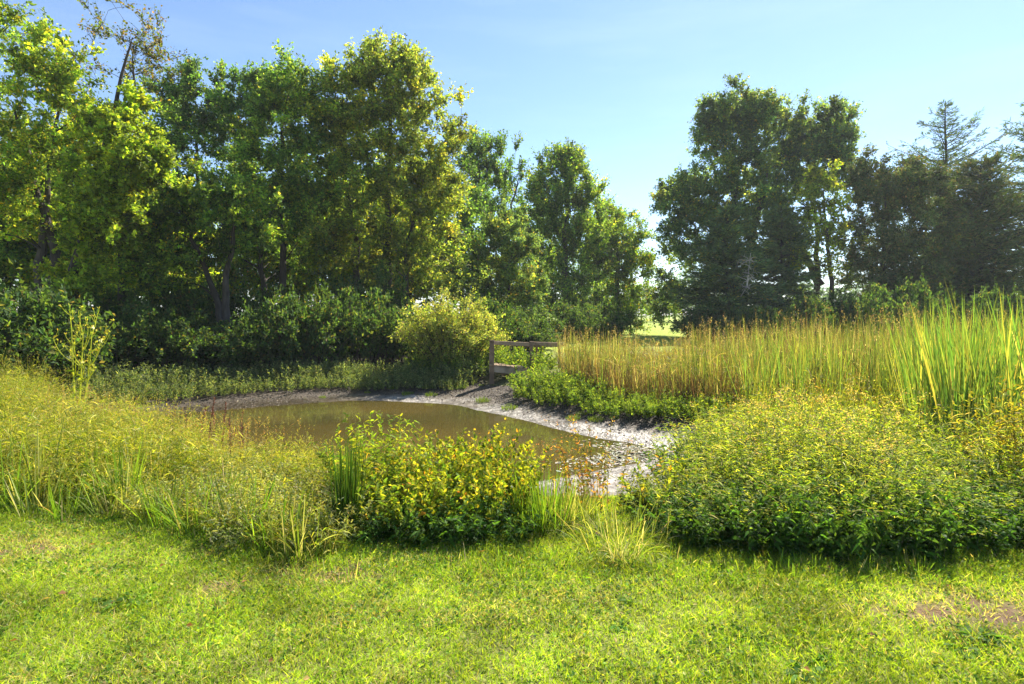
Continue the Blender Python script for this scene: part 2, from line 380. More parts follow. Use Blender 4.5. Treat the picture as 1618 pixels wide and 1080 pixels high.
def conifer_geo(seed, H, R, pal, nb=220, sub=26, base=.08, p=.85, sparse=0., droop=.25, nl=.30, nw=.045, ragged=.3):
    rng = np.random.default_rng(seed)
    zz = np.linspace(0, H, 14); tp = np.stack([rng.normal(0, .03, 14), rng.normal(0, .03, 14), zz], 1)
    wood = [tubes(tp[None], (.017*H*(1-zz/H*.95)+.01)[None], np.array(BARK_D), 8)]
    z = base*H+(H*.99-base*H)*(np.arange(nb)/nb)**.95; fr = (z-base*H)/(H-base*H)
    az = rng.uniform(0, 2*PI, nb); L_ = R*np.clip((1-fr), .015, 1)**p*rng.uniform(1-ragged, 1+ragged*.6, nb)
    K = 6; u = np.linspace(0, 1, K)
    out = np.stack([np.cos(az), np.sin(az)], 1)
    path = np.zeros((nb, K, 3)); path[..., :2] = out[:, None]*(L_[:, None]*u)[..., None]
    rise = rng.uniform(-.05, .35, nb)*(1-droop)+.35*fr
    path[..., 2] = z[:, None]+L_[:, None]*(rise[:, None]*u-droop*u**2+.16*u**3)
    wood.append(tubes(path, (.010+.012*L_)[:, None]*(1-.8*u), np.array(BARK_D), 4))
    cnt = np.maximum(3, (sub*L_/R*rng.uniform(.6, 1.3, nb)*(rng.random(nb) > sparse))).astype(int)
    ii = np.repeat(np.arange(nb), cnt); T = len(ii)
    v = rng.uniform(.12, 1, T)*(K-1.001); k0 = v.astype(int); f = (v-k0)[:, None]
    a = path[ii, k0]*(1-f)+path[ii, k0+1]*f; tan = norm(path[ii, k0+1]-path[ii, k0])
    sgn = rng.choice([-1, 1], T)[:, None]; side = np.stack([-out[ii, 1], out[ii, 0], np.zeros(T)], 1)*sgn
    td = norm(tan*.7+side*rng.uniform(.3, 1., (T, 1))+rng.normal(0, .18, (T, 3))+np.array([0, 0, -.1])); tl = (.25+.16*L_[ii])*rng.uniform(.5, 1.3, T)
    m = 7; jj = np.repeat(np.arange(T), m); n_ = len(jj); q = rng.uniform(0, 1, n_)[:, None]
    pos = a[jj]+td[jj]*tl[jj][:, None]*q+rng.normal(0, .03, (n_, 3))
    D = norm(td[jj]+rsph(rng, n_)*.55)
    wood.append(ribbon(np.stack([a, a+td*tl[:, None]], 1), np.stack([np.full(T, .014), np.full(T, .004)], 1), rsph(rng, T), np.tile(np.array(BARK_D), (T, 1))))
    c = pick(rng, n_, pal)*(1+rng.normal(0, .2, nb))[ii[jj]][:, None]
    return wood, [leafs(rng, pos, D, nl*rng.uniform(.5, 1.2, n_), nw*rng.uniform(.7, 1.3, n_), np.clip(c, .004, .6), .3, .1)]
def plant_tree(name, label, cat, x, y, geo, rz=0., mat=None, group=None, crown='crown', z=None):
    r = empty(name, (x, y, (gz(x, y) if z is None else z)-.05), rz, label, cat, group)
    a = build('trunk', geo[0], M_bark, r, smooth=True); b = build(crown, geo[1], mat or M_leaf, r)
    return r, [a, b]

# left group -------------------------------------------------
D1 = 19.5
def LX(px, d, x0): return X(px, d)-x0
x0 = X(66, D1)
def L(px, py, d, x0, rpx, rpy, w_, dy=0., ry=None):
    """a crown lobe from its place and radii in photo pixels at distance d"""
    rx = rpx/F*d; rz = rpy/F*d
    return (X(px, d)-x0, dy, Z(py, d), rx, ry if ry else max(rx, rz)*.8, rz, w_)
g = tree_geo(11, [[(0, 0, 0), (-.1, 0, 3.5), (.1, .1, 6), (.6, .2, 9.5)], [(.25, 0, 0), (.35, .1, 4), (-.6, .3, 7), (-1.2, .3, 9)]],
    [L(75, 120, D1, x0, 65, 70, 4), L(30, 210, D1, x0, 70, 60, 3), L(130, 200, D1, x0, 60, 70, 3), L(40, 310, D1, x0, 75, 60, 3),
     L(-40, 250, D1, x0, 70, 110, 3), L(-30, 400, D1, x0, 45, 50, .7)], nl=120, tw=13, nlf=20, tlen=.75, leaf=.115, pal=G_YEL, r0=.20)
plant_tree('tree', 'tall bright green tree with dark forked trunk at the left end of the wood', 'tree', x0, D1, g)
D2 = 17.5; x0 = X(100, D2)
g = tree_geo(12, [[(0, 0, 0), (.35, 0, 3), (.9, 0, 6), (1.6, 0, 8.2), (2.1, 0, 10.2)]],
    [L(165, 270, D2, x0, 50, 70, 4), L(205, 190, D2, x0, 45, 55, 3), L(150, 360, D2, x0, 48, 60, 3), L(225, 240, D2, x0, 40, 50, 2), L(120, 420, D2, x0, 40, 40, 1), L(185, 340, D2, x0, 35, 50, 1.4)],
    nl=120, tw=15, nlf=24, tlen=.55, leaf=.11, pal=[((.20, .29, .03), 5), ((.28, .34, .035), 3), ((.12, .20, .025), 3)], r0=.17, start=.1)
plant_tree('tree', 'leaning slender tree wrapped in yellow-green vine leaves', 'tree', x0, D2, g)
x0 = X(190, 21.)
g = tree_geo(13, [[(0, 0, 0), (-.1, 0, 5), (.3, 0, 9), (.5, 0, 11.8)]],
    [L(205, 60, 21., x0, 70, 75, 4), L(160, 120, 21, x0, 60, 40, 1), L(240, 90, 21., x0, 40, 45, 2)], nl=42, tw=7, nlf=9, tlen=.7, leaf=.095,
    pal=[((.09, .13, .018), 4), ((.14, .12, .03), 2), ((.20, .13, .04), 1)], r0=.13, upw=.5)
plant_tree('tree', 'thin see-through tree top with sparse browning leaves against the sky', 'tree', x0, 21., g)
x0 = X(-60, 13)
g = tree_geo(14, [[(0, 0, 0), (0, 0, 4), (.2, 0, 7.6)]], [L(12, 30, 13, x0, 32, 32, 2), L(-70, 90, 13, x0, 60, 70, 3)], nl=22, tw=8, nlf=13, tlen=.5, leaf=.085, pal=G1, r0=.15)
plant_tree('tree', 'tree outside the left edge whose yellow-green twigs reach into the top corner', 'tree', x0, 13., g)
D3 = 20.5; x0 = X(358, D3)
g = tree_geo(15, [[(0, 0, 0), (-.3, 0, 2.2), (-1.1, 0, 4.2), (-1.6, 0, 5.6)], [(.1, 0, 0), (-.1, .1, 2.6), (.2, 0, 4.5), (.4, 0, 5.8)]],
    [L(300, 310, D3, x0, 90, 42, 5), L(225, 350, D3, x0, 55, 45, 2), L(385, 340, D3, x0, 50, 50, 2), L(300, 370, D3, x0, 75, 40, 2), L(245, 420, D3, x0, 60, 50, 1.5)],
    nl=130, tw=15, nlf=24, tlen=.6, leaf=.11, pal=G1, r0=.17, upw=.1)
plant_tree('tree', 'low umbrella-shaped tree with dark underside and leaning forked trunk', 'tree', x0, D3, g)
x0 = X(320, 31)
g = tree_geo(16, [[(0, 0, 0), (0, 0, 7), (-.5, 0, 13)], [(1.5, 0, 0), (1.6, 0, 7), (3.0, 0, 13)]],
    [L(290, 170, 31, x0, 45, 60, 3), L(385, 170, 31, x0, 45, 58, 3), L(335, 230, 31, x0, 90, 50, 3), L(430, 150, 31, x0, 35, 45, 2), L(300, 300, 31, x0, 100, 60, 2), L(330, 165, 31, x0, 25, 50, 1)],
    nl=150, tw=15, nlf=20, tlen=1.0, leaf=.14, pal=G_DEEP, r0=.24, upw=.7)
plant_tree('tree', 'dark green upright twin-topped tree behind the umbrella-shaped one', 'tree', x0, 31, g)
D4 = 26.0; x0 = X(455, D4)
g = tree_geo(17, [[(0, 0, 0), (-.2, 0, 5), (-.5, .2, 9), (0, .2, 12)], [(-.8, 0, 0), (-1.2, 0, 4), (-1.8, .2, 8)]],
    [L(470, 180, D4, x0, 65, 70, 4), L(420, 260, D4, x0, 60, 70, 3), L(500, 290, D4, x0, 80, 80, 4), L(440, 370, D4, x0, 80, 60, 3), L(450, 130, D4, x0, 40, 35, 1)],
    nl=150, tw=16, nlf=22, tlen=.85, leaf=.12, pal=G1, r0=.2, upw=.35)
plant_tree('tree', 'mid green tree with several thin dark stems left of the tallest tree', 'tree', x0, D4, g)
D4 = 27.0; x0 = X(608, D4)
g = tree_geo(18, [[(0, 0, 0), (.1, 0, 6), (.2, .2, 11), (0, .2, 13.8)], [(-1.3, 0, 0), (-1.4, 0, 5), (-2.2, .2, 10), (-2.0, 0, 12)], [(.9, 0, 0), (1.1, 0, 5), (2.0, .2, 9)]],
    [L(600, 140, D4, x0, 75, 65, 5), L(540, 200, D4, x0, 70, 70, 4), L(660, 190, D4, x0, 70, 75, 5.5), L(590, 290, D4, x0, 110, 80, 5), L(690, 310, D4, x0, 45, 75, 3),
     L(560, 380, D4, x0, 100, 60, 3), L(670, 410, D4, x0, 65, 60, 3.5), L(625, 105, D4, x0, 35, 30, 1.2)],
    nl=270, tw=17, nlf=22, tlen=.9, leaf=.125, pal=[((.18, .25, .045), 5), ((.26, .31, .05), 4), ((.11, .17, .04), 4), ((.38, .36, .06), 1)], r0=.2, upw=.3)
plant_tree('tree', 'tallest round-topped tree, yellow-lit down its right side, behind the pond', 'tree', x0, D4, g)
# middle group
x0 = X(765, 43)
g = tree_geo(19, [[(0, 0, 0), (0, 0, 8), (-.5, 0, 14.5)], [(1, 0, 0), (1.5, 0, 7), (2.6, 0, 12)]],
    [L(750, 270, 43, x0, 32, 50, 3), L(800, 275, 43, x0, 30, 45, 2.5), L(775, 340, 43, x0, 50, 60, 3), L(765, 240, 43, x0, 25, 25, 1), L(780, 420, 43, x0, 60, 60, 2)],
    nl=120, tw=13, nlf=16, tlen=1.3, leaf=.17, pal=G_DEEP, r0=.25, upw=1.2)
plant_tree('tree', 'airy dark green tree with upswept branches beside the tallest tree', 'tree', x0, 43, g)
x0 = X(805, 30)
g = tree_geo(20, [[(0, 0, 0), (0, 0, 3), (.1, 0, 5.4)]],
    [L(800, 380, 30, x0, 42, 45, 3), L(805, 440, 30, x0, 55, 50, 4), L(800, 500, 30, x0, 58, 40, 3)], nl=120, tw=15, nlf=22, tlen=.7, leaf=.11, pal=G_BLUE, r0=.15, start=.1)
plant_tree('tree', 'small rounded grey-green tree behind the wooden dock', 'tree', x0, 30, g)
x0 = X(893, 42)
g = tree_geo(21, [[(0, 0, 0), (0, 0, 8), (.2, 0, 14)]],
    [L(890, 290, 42, x0, 50, 50, 4), L(870, 350, 42, x0, 48, 60, 3), L(925, 350, 42, x0, 40, 60, 3), L(890, 440, 42, x0, 65, 70, 4), L(895, 262, 42, x0, 26, 22, 1.2), L(885, 500, 42, x0, 50, 35, 1)],
    nl=220, tw=15, nlf=18, tlen=1.3, leaf=.16, pal=G1, r0=.3, upw=1.3, start=.1)
plant_tree('tree', 'tall upswept green tree in the middle, between the dock and the lawn gap', 'tree', x0, 42, g)
x0 = X(975, 46)
g = tree_geo(22, [[(0, 0, 0), (0, 0, 6), (-.3, 0, 10.5)]],
    [L(965, 365, 46, x0, 38, 50, 3), L(985, 430, 46, x0, 48, 55, 4), L(1005, 400, 46, x0, 25, 30, 1.3), L(975, 495, 46, x0, 50, 35, 2.5), L(945, 345, 46, x0, 30, 25, 1)],
    nl=150, tw=14, nlf=18, tlen=1.1, leaf=.17, pal=[((.13, .22, .03), 4), ((.22, .28, .035), 2), ((.08, .15, .03), 4), ((.36, .28, .05), .5)], r0=.25)
plant_tree('tree', 'rounded tree sloping down to the lawn gap, touched with yellow', 'tree', x0, 46, g)
# right group
x0 = X(1160, 44)
g = tree_geo(23, [[(0, 0, 0), (0, 0, 8), (.2, 0, 16.8)], [(.5, 0, 4), (2.0, 0, 10), (2.8, 0, 14)]],
    [L(1160, 185, 44, x0, 42, 40, 4), L(1125, 200, 44, x0, 28, 35, 2), L(1200, 190, 44, x0, 25, 40, 2), L(1160, 270, 44, x0, 65, 60, 5), L(1125, 340, 44, x0, 60, 60, 4),
     L(1075, 310, 44, x0, 35, 40, 2), L(1200, 350, 44, x0, 60, 60, 3), L(1070, 390, 44, x0, 38, 45, 2), L(1055, 470, 44, x0, 30, 40, 1)],
    nl=330, tw=15, nlf=20, tlen=1.1, leaf=.17, pal=G_BLUE, r0=.35, upw=.3)
plant_tree('tree', 'huge dark oak with ragged top, left in the group across the reeds', 'tree', x0, 44, g)
x0 = X(1290, 46)
g = tree_geo(24, [[(0, 0, 0), (0, 0, 8), (-.2, 0, 15.5)], [(.3, 0, 4), (-2.5, 0, 10), (-3.4, 0, 14)]],
    [L(1250, 220, 46, x0, 32, 50, 3), L(1315, 215, 46, x0, 32, 45, 3), L(1285, 270, 46, x0, 60, 45, 4), L(1225, 300, 46, x0, 35, 50, 2), L(1240, 390, 46, x0, 35, 50, 1.2)],
    nl=240, tw=15, nlf=19, tlen=1.05, leaf=.17, pal=G_BLUE, r0=.3, upw=.4)
plant_tree('tree', 'second dark oak with two-pronged top beside the huge one', 'tree', x0, 46, g)
x0 = X(1311, 40)
g = tree_geo(25, [[(0, 0, 0), (.1, 0, 4), (-.3, 0, 8), (-.4, 0, 10.5)]],
    [L(1300, 330, 40, x0, 38, 50, 4), L(1290, 280, 40, x0, 25, 25, 1), L(1325, 390, 40, x0, 35, 40, 1.4), L(1270, 400, 40, x0, 25, 25, .6)],
    nl=60, tw=11, nlf=14, tlen=.8, leaf=.16, pal=[((.20, .28, .03), 4), ((.30, .33, .035), 3), ((.12, .18, .025), 3)], r0=.21)
plant_tree('tree', 'slim yellow-green tree with a clear straight trunk among the dark evergreens', 'tree', x0, 40, g)
x0 = X(1395, 40)
g = tree_geo(26, [[(0, 0, 0), (0, 0, 5), (.2, 0, 11)]],
    [L(1400, 310, 40, x0, 50, 50, 4), L(1450, 300, 40, x0, 40, 45, 2), L(1390, 400, 40, x0, 58, 55, 4), L(1460, 390, 40, x0, 45, 60, 3), L(1360, 290, 40, x0, 22, 35, 1), L(1420, 450, 40, x0, 70, 35, 2)],
    nl=340, tw=16, nlf=22, tlen=.9, leaf=.13, pal=G_CEDAR, r0=.26, leafup=.3)
plant_tree('evergreen_tree', 'broad olive-brown cedar beside the slim yellow-green tree', 'tree', x0, 40, g, mat=M_needle)
def conifer(label, px, d, H, R, pal, seed, nm='evergreen_tree', **k):
    x = X(px, d); return plant_tree(nm, label, 'tree', x, d, conifer_geo(seed, H, R, pal, **k), mat=M_needle)
LOWEV = conifer('dark low evergreen holding a grey dead branch, in front of the huge oak', 1150, 39, 9.0, 3.6, G_BLUE, 41, nb=260, sub=46, base=.02, p=.55, nl=.34, nw=.07)
conifer('dark drooping evergreen between the oaks and the slim tree', 1235, 41, 9.5, 2.9, G_BLUE, 42, nb=220, sub=40, base=.1, p=.6, nl=.34, nw=.07)
conifer('thin-branched spruce whose pointed top stands above the cedar', 1494, 48, Z(158, 48), 7.2, G_BLUE, 43, nb=170, sub=44, base=.3, p=.9, sparse=.25, ragged=.6, droop=.02, nl=.36, nw=.06)
conifer('dense dark pine with layered branches near the right edge', 1550, 41, Z(250, 41), 4.3, G_CEDAR, 44, nb=250, sub=52, base=.12, p=.5, droop=.1, nl=.36, nw=.07)
conifer('tall spruce cut off by the right edge of the view', 1634, 44, Z(150, 44), 6.2, G_BLUE, 45, nb=210, sub=46, base=.12, p=.85, ragged=.5, droop=.1, nl=.36, nw=.06)
conifer('small pointed evergreen wedged between the cedar and the dense pine', 1500, 43, 10.2, 2.8, G_CEDAR, 46, nb=200, sub=40, base=.05, p=.6, nl=.34, nw=.07)

rg = np.random.default_rng(48); bx, bd = X(1180, 35.6)-X(1150, 39), 35.6-39; base_ = np.array([bx*.55, bd*.6, Z(470, 36)]); pts = []; rd = []
u6 = np.linspace(0, 1, 6)[:, None]
tip0 = np.array([bx+.25, bd, Z(398, 35.6)]); low0 = np.array([bx, bd, Z(452, 35.6)])
for a_, b_, r_ in [(base_, low0, .05), (low0, tip0, .045)]: pts.append(a_*(1-u6)+b_*u6+rg.normal(0, .03, (6, 3))*u6); rd.append(r_*(1-.7*u6[:, 0]))
for i in range(26):
    k_ = rg.integers(0, 5); a_ = pts[1][k_]; b_ = a_+np.array([rg.uniform(-1.0, .8), rg.normal(0, .2), rg.uniform(-.45, .5)])*rg.uniform(.4, 1.1)
    q_ = a_*(1-u6)+b_*u6; q_[:, 2] += -.12*(u6[:, 0])**2+rg.normal(0, .02, 6); pts.append(q_); rd.append(.02*(1-.8*u6[:, 0]))
    for j in range(3): c_ = q_[2+j]; e_ = c_+rg.normal(0, .22, 3); pts.append(c_*(1-u6)+e_*u6); rd.append(.011*(1-.8*u6[:, 0]))
o = build('dead_branch', [tubes(np.array(pts), np.array(rd), np.array((.42, .38, .34)), 5)], M_bark, LOWEV[0]); o['label'] = 'bare pale grey dead branch'

# background wood behind the left group: three prototypes, copied
wood_protos = []
for k, pal in enumerate([G_YEL, G1, G_DEEP]):
    g = tree_geo(60+k, [[(0, 0, 0), (.1, 0, 5), (0, .2, 9.5)]], [(0, 0, 8.2, 2.6, 2.6, 2.8, 4), (-.8, .3, 5.5, 2.8, 2.6, 2.2, 3), (1.0, -.2, 4, 2.4, 2.4, 2.0, 2)],
                 nl=110, tw=13, nlf=17, tlen=1.0, leaf=.17, pal=pal, r0=.18, start=.1)
    wood_protos.append(g)
rng = np.random.default_rng(5)
spots = [(10, 27, 0, .95), (120, 29, 1, 1.0), (210, 26, 0, .75), (290, 27, 0, .72), (390, 31, 0, .8), (470, 33, 0, .85), (560, 35, 0, .9), (650, 34, 0, .95), (730, 36, 2, .95),
         (60, 36, 2, 1.15), (180, 37, 1, 1.2), (500, 40, 2, 1.2), (640, 42, 1, 1.2), (850, 50, 2, 1.05), (940, 54, 1, .9), (-90, 24, 1, .9), (-150, 30, 2, 1.0), (-250, 26, 1, 1.0)]
made = {}
for (px, d, k, s) in spots:
    x = X(px, d); lab = ['yellow-green understory tree glowing between the dark trunks in the wood', 'mid green tree filling the wood behind the front trees', 'dark green tree filling the wood behind the front trees'][k]
    if k not in made:
        r, kids = plant_tree('tree', lab, 'tree', x, d, wood_protos[k], 0, group='trees filling the wood'); r.scale = (s, s, s); made[k] = (r, kids)
    else:
        copy_thing(made[k][0], made[k][1], (x, d, gz(x, d)-.05), rng.uniform(0, 6.28), s, lab, 'trees filling the wood')
# far field edge
for i, (px, d) in enumerate([(850, 125), (905, 118), (960, 130), (1000, 122), (1032, 138), (1066, 120), (1110, 128), (1160, 118), (1215, 130), (1262, 120), (1300, 134), (1345, 124), (1400, 130), (1460, 120), (1530, 128), (1600, 122), (1680, 130)]):
    x = X(px, d); s = rng.uniform(.72, .98)
    copy_thing(made[2][0], made[2][1], (x, d, gz(x, d)-.1), rng.uniform(0, 6.28), (s*1.5, s*1.5, s), 'small hazy tree on the far edge of the lawn', 'trees along the far field edge')

# ------------------------------------------------------------------ shrubs
def shrub_geo(seed, rx, ry, h, n=26, tw=10, nlf=14, leaf=.06, lw=.6, pal=G1, tlen=.3, upw=.4, jag=.25, stemc=(.07, .055, .035), low=.12, leafup=.5):
    rng = np.random.default_rng(seed)
    az = rng.uniform(0, 2*PI, n); rr = np.sqrt(rng.random(n)); 
    hh = h*np.sqrt(np.clip(1-.75*rr**2, .1, 1))*rng.uniform(1-jag, 1+jag*.5, n)
    tip = np.stack([np.cos(az)*rr*rx, np.sin(az)*rr*ry, hh], 1)
    b = np.stack([tip[:, 0]*.35, tip[:, 1]*.35, np.zeros(n)], 1)+np.append(rng.normal(0, .05, (n, 2)), np.zeros((n, 1)), 1)
    K = 7; u = np.linspace(0, 1, K)[None, :, None]
    ctrl = b*.6+tip*.4+np.array([0, 0, 1.])*h*.25
    path = (1-u)**2*b[:, None]+2*u*(1-u)*ctrl[:, None]+u**2*tip[:, None]+rng.normal(0, .012*h, (n, K, 3))*u
    wood = [tubes(path, (.004+.008*h)*(1-.75*np.linspace(0, 1, K))[None]*np.ones((n, 1)), np.array(stemc), 4)]
    ii = np.repeat(np.arange(n), tw); T = len(ii); v = rng.uniform(low, 1, T)*(K-1.001); k0 = v.astype(int); f = (v-k0)[:, None]
    a = path[ii, k0]*(1-f)+path[ii, k0+1]*f
    td = norm(rsph(rng, T)*.9+np.array([0, 0, upw])+norm(a*np.array([1, 1, .2])+1e-4)*.4); tl = tlen*rng.uniform(.4, 1.3, T)
    wood.append(ribbon(np.stack([a, a+td*tl[:, None]], 1), np.stack([np.full(T, .006+.004*h), np.full(T, .003)], 1), rsph(rng, T), np.tile(np.array(stemc), (T, 1))))
    jj = np.repeat(np.arange(T), nlf); n_ = len(jj); q = rng.uniform(0.05, 1.05, n_)[:, None]
    pos = a[jj]+td[jj]*tl[jj][:, None]*q+rng.normal(0, .1*tlen, (n_, 3)); pos[:, 2] = np.maximum(pos[:, 2], .01)
    D = norm(td[jj]*.6+rsph(rng, n_)*.8); sz = leaf*rng.uniform(.6, 1.35, n_)
    c = pick(rng, n_, pal)*(1+rng.normal(0, .15, n))[ii[jj]][:, None]
    return wood, [leafs(rng, pos, D, sz, sz*lw*rng.uniform(.75, 1.2, n_), np.clip(c, .004, .8), leafup)]
def put_shrub(name, label, cat, x, y, geo, group=None, z=None, mat=None):
    r = empty(name, (x, y, (gz(x, y) if z is None else z)-.02), 0, label, cat, group)
    return r, [build('stems', geo[0], M_stem, r), build('foliage', geo[1], mat or M_herb, r)]
# dark undergrowth under the left wood
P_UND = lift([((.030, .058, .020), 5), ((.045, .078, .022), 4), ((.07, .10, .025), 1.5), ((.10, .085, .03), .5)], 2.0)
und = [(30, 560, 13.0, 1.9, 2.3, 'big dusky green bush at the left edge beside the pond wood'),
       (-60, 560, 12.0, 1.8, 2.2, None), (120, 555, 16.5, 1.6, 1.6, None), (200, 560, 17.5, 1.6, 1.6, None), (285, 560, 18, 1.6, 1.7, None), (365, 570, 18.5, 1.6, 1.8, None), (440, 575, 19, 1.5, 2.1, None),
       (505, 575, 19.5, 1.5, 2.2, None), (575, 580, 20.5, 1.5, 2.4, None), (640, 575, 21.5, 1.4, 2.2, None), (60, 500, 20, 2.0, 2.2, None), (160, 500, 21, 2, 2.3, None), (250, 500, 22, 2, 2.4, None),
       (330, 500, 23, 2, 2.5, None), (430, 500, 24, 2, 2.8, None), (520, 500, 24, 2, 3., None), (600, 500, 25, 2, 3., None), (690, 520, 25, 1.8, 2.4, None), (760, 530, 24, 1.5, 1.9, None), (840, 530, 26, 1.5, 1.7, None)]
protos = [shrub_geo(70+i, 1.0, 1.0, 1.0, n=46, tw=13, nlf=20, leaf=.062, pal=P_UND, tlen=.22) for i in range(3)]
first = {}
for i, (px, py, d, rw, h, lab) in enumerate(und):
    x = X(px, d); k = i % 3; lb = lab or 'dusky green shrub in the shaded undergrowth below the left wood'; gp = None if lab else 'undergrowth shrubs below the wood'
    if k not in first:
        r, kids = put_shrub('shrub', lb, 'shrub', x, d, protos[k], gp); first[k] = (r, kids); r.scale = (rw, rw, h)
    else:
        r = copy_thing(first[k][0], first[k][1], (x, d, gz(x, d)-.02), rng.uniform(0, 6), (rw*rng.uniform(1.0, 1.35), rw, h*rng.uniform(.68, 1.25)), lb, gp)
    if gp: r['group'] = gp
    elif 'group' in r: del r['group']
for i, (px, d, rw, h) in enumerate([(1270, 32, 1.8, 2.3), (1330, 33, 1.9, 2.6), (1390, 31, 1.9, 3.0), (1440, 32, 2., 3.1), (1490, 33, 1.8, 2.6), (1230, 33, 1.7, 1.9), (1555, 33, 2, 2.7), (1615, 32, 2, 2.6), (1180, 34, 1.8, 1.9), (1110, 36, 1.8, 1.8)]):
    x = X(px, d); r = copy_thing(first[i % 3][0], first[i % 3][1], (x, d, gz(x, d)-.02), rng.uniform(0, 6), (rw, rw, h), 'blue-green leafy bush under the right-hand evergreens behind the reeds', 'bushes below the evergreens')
UND = first
# golden shrub beside the dock
P_GOLD = lift([((.24, .25, .07), 5), ((.17, .21, .05), 5), ((.10, .14, .035), 3), ((.30, .28, .12), 2), ((.18, .13, .07), .5)], 1.7)
x = X(712, 18.8)
put_shrub('golden_shrub', 'rounded sunlit golden shrub with fine leaves beside the dock', 'shrub', x, 19.3, shrub_geo(80, 1.9, 1.5, 2.4, n=110, tw=18, nlf=24, leaf=.07, pal=P_GOLD, tlen=.38, low=.1))

# ------------------------------------------------------------------ wooden dock
r = empty('wooden_dock', (0, 0, 0), 0, 'small weathered wooden dock with a handrail at the far bank of the pond', 'dock')
rng = np.random.default_rng(9)
def box(c, half, ax=(1, 0, 0), col=(.2, .17, .13), bev=.004):
    """oriented box: ax = direction of local x (unit, may slope)"""
    ax = np.array(ax, float); ax /= np.linalg.norm(ax); s = norm(np.cross([0, 0, 1.], ax)) if abs(ax[2]) < .9 else np.array([0, 1., 0]); u = np.cross(ax, s)
    pts = []
    for sx in (-1, 1):
        for sy, sz in ((-1, -1), (1, -1), (1, 1), (-1, 1)):
            pts.append(np.array(c)+ax*half[0]*sx+s*half[1]*sy+u*half[2]*sz)
    f = np.array([[0, 3, 2, 1], [4, 5, 6, 7], [0, 1, 5, 4], [1, 2, 6, 5], [2, 3, 7, 6], [3, 0, 4, 7]])
    return np.array(pts), [f], np.tile(np.array(col), (8, 1))
WD = (.30, .21, .13); WD2 = (.21, .14, .085)
def at3(px, py, d): return np.array([X(px, d), d, Z(py, d)])
def beam(name, a, b, hw, hh, col, parent):
    a = np.array(a); b = np.array(b); o = build(name, [box((a+b)/2, (np.linalg.norm(b-a)/2, hw, hh), b-a, col)], M_wood, parent)
    m = o.modifiers.new('b', 'BEVEL'); m.width = .008; m.segments = 1; return o
def post(px, d, ytop, zbot, parent, w_=.05):
    t_ = at3(px, ytop, d); b = t_.copy(); b[2] = zbot
    return beam('post', b, t_, w_, w_, WD2, parent)
dF, dB = 17.6, 21.6
post(777, dF, 537, gz(X(777, dF), dF)-.2, r, .075)
post(840, 18.4, 539, gz(X(840, 18.4), 18.4)-.2, r, .068)
post(806, 21.2, 545, -.6, r); post(884, 20.6, 545, -.6, r); post(848, 21.2, 545, -.6, r, .04)
beam('rail', at3(774, 541, dF+.08), at3(842, 544, 18.45), .035, .062, WD, r)
beam('rail', at3(838, 542.5, 18.5), at3(893, 544, 19.8), .035, .062, WD, r)
beam('rail', at3(780, 545.5, 21.4), at3(884, 546, 20.7), .03, .045, WD2, r)
fa = at3(773, 582, dF-.06); fb = at3(832, 588, 17.9)
beam('fascia_board', fa, fb, .022, .10, (.32, .25, .18), r)
# deck: planks running back from the fascia
for i in range(9):
    u = (i+.5)/9; p = fa*(1-u)+fb*u; p[2] += .118
    q = p+np.array([.15, .5, .0])
    beam('deck_board', p-np.array([.015, .05, 0]), q, .058, .017, tuple(np.array(WD)*rng.uniform(.8, 1.2)), r)
post(832, 17.95, 580, -.8, r, .045)
beam('cross_brace', at3(792, 590, 17.7), at3(822, 602, 18.3), .02, .04, WD2, r)

# ------------------------------------------------------------------ herbs
def herb(rng, P, H, lean, nleaf, L_, W_, pal, droop=.3, out=.8, t0=.15, stemw=.005, stemc=None, K=5, leafK=4, taper=.4, shape='curve', upl=.2):
    """many stems with leaves along each; everything vectorised"""
    N = len(P); t = np.linspace(0, 1, K)
    path = P[:, None]+np.zeros((N, K, 3)); path[..., 2] += H[:, None]*t*(1-.12*t*np.linalg.norm(lean, axis=1)[:, None])
    path[..., :2] += (lean*H[:, None])[:, None]*(t**1.7)[None, :, None]
    if stemc is None: stemc = pick(rng, N, pal)*.9
    st = ribbon(path, stemw*(1-.7*t)[None]*np.ones((N, 1)), norm(np.append(rng.normal(0, 1, (N, 2)), np.zeros((N, 1)), 1)), np.broadcast_to(stemc, (N, 3)))
    ii = np.repeat(np.arange(N), nleaf); n_ = len(ii)
    u = rng.uniform(t0, 1, n_); v = u*(K-1.001); k0 = v.astype(int); f = (v-k0)[:, None]
    a = path[ii, k0]*(1-f)+path[ii, k0+1]*f
    az = rng.uniform(0, 2*PI, n_); o = np.stack([np.cos(az)*out, np.sin(az)*out, rng.uniform(-.25, 1.7, n_)], 1)
    D = norm(o); sz = rng.uniform(.6, 1.2, n_)*(1-taper*u)
    tint = (1+rng.normal(0, .14, N))[ii][:, None]
    c = np.clip(pick(rng, n_, pal)*tint, .004, .8)
    if shape == 'kite': lv = leafs(rng, a, D, L_*sz, W_*sz, c, upl)
    else: lv = curved(rng, a, D, L_*sz, W_*sz, droop*rng.uniform(.3, 1.6, n_), c, leafK, up=upl)
    return st, lv, path
def ground_pts(x, y): return np.stack([x, y, ground_z(x, y)], 1)
def region(rng, n, poly):
    poly = np.array(poly, float); lo = poly.min(0); hi = poly.max(0); out = np.zeros((0, 2))
    while len(out) < n:
        p = rng.uniform(lo, hi, (n*2, 2)); ins = np.zeros(len(p), bool)
        for i in range(len(poly)):
            a = poly[i]; b = poly[(i+1) % len(poly)]
            ins ^= ((a[1] > p[:, 1]) != (b[1] > p[:, 1])) & (p[:, 0] < (b[0]-a[0])*(p[:, 1]-a[1])/(b[1]-a[1]+1e-12)+a[0])
        out = np.concatenate([out, p[ins]])
    return out[:n]
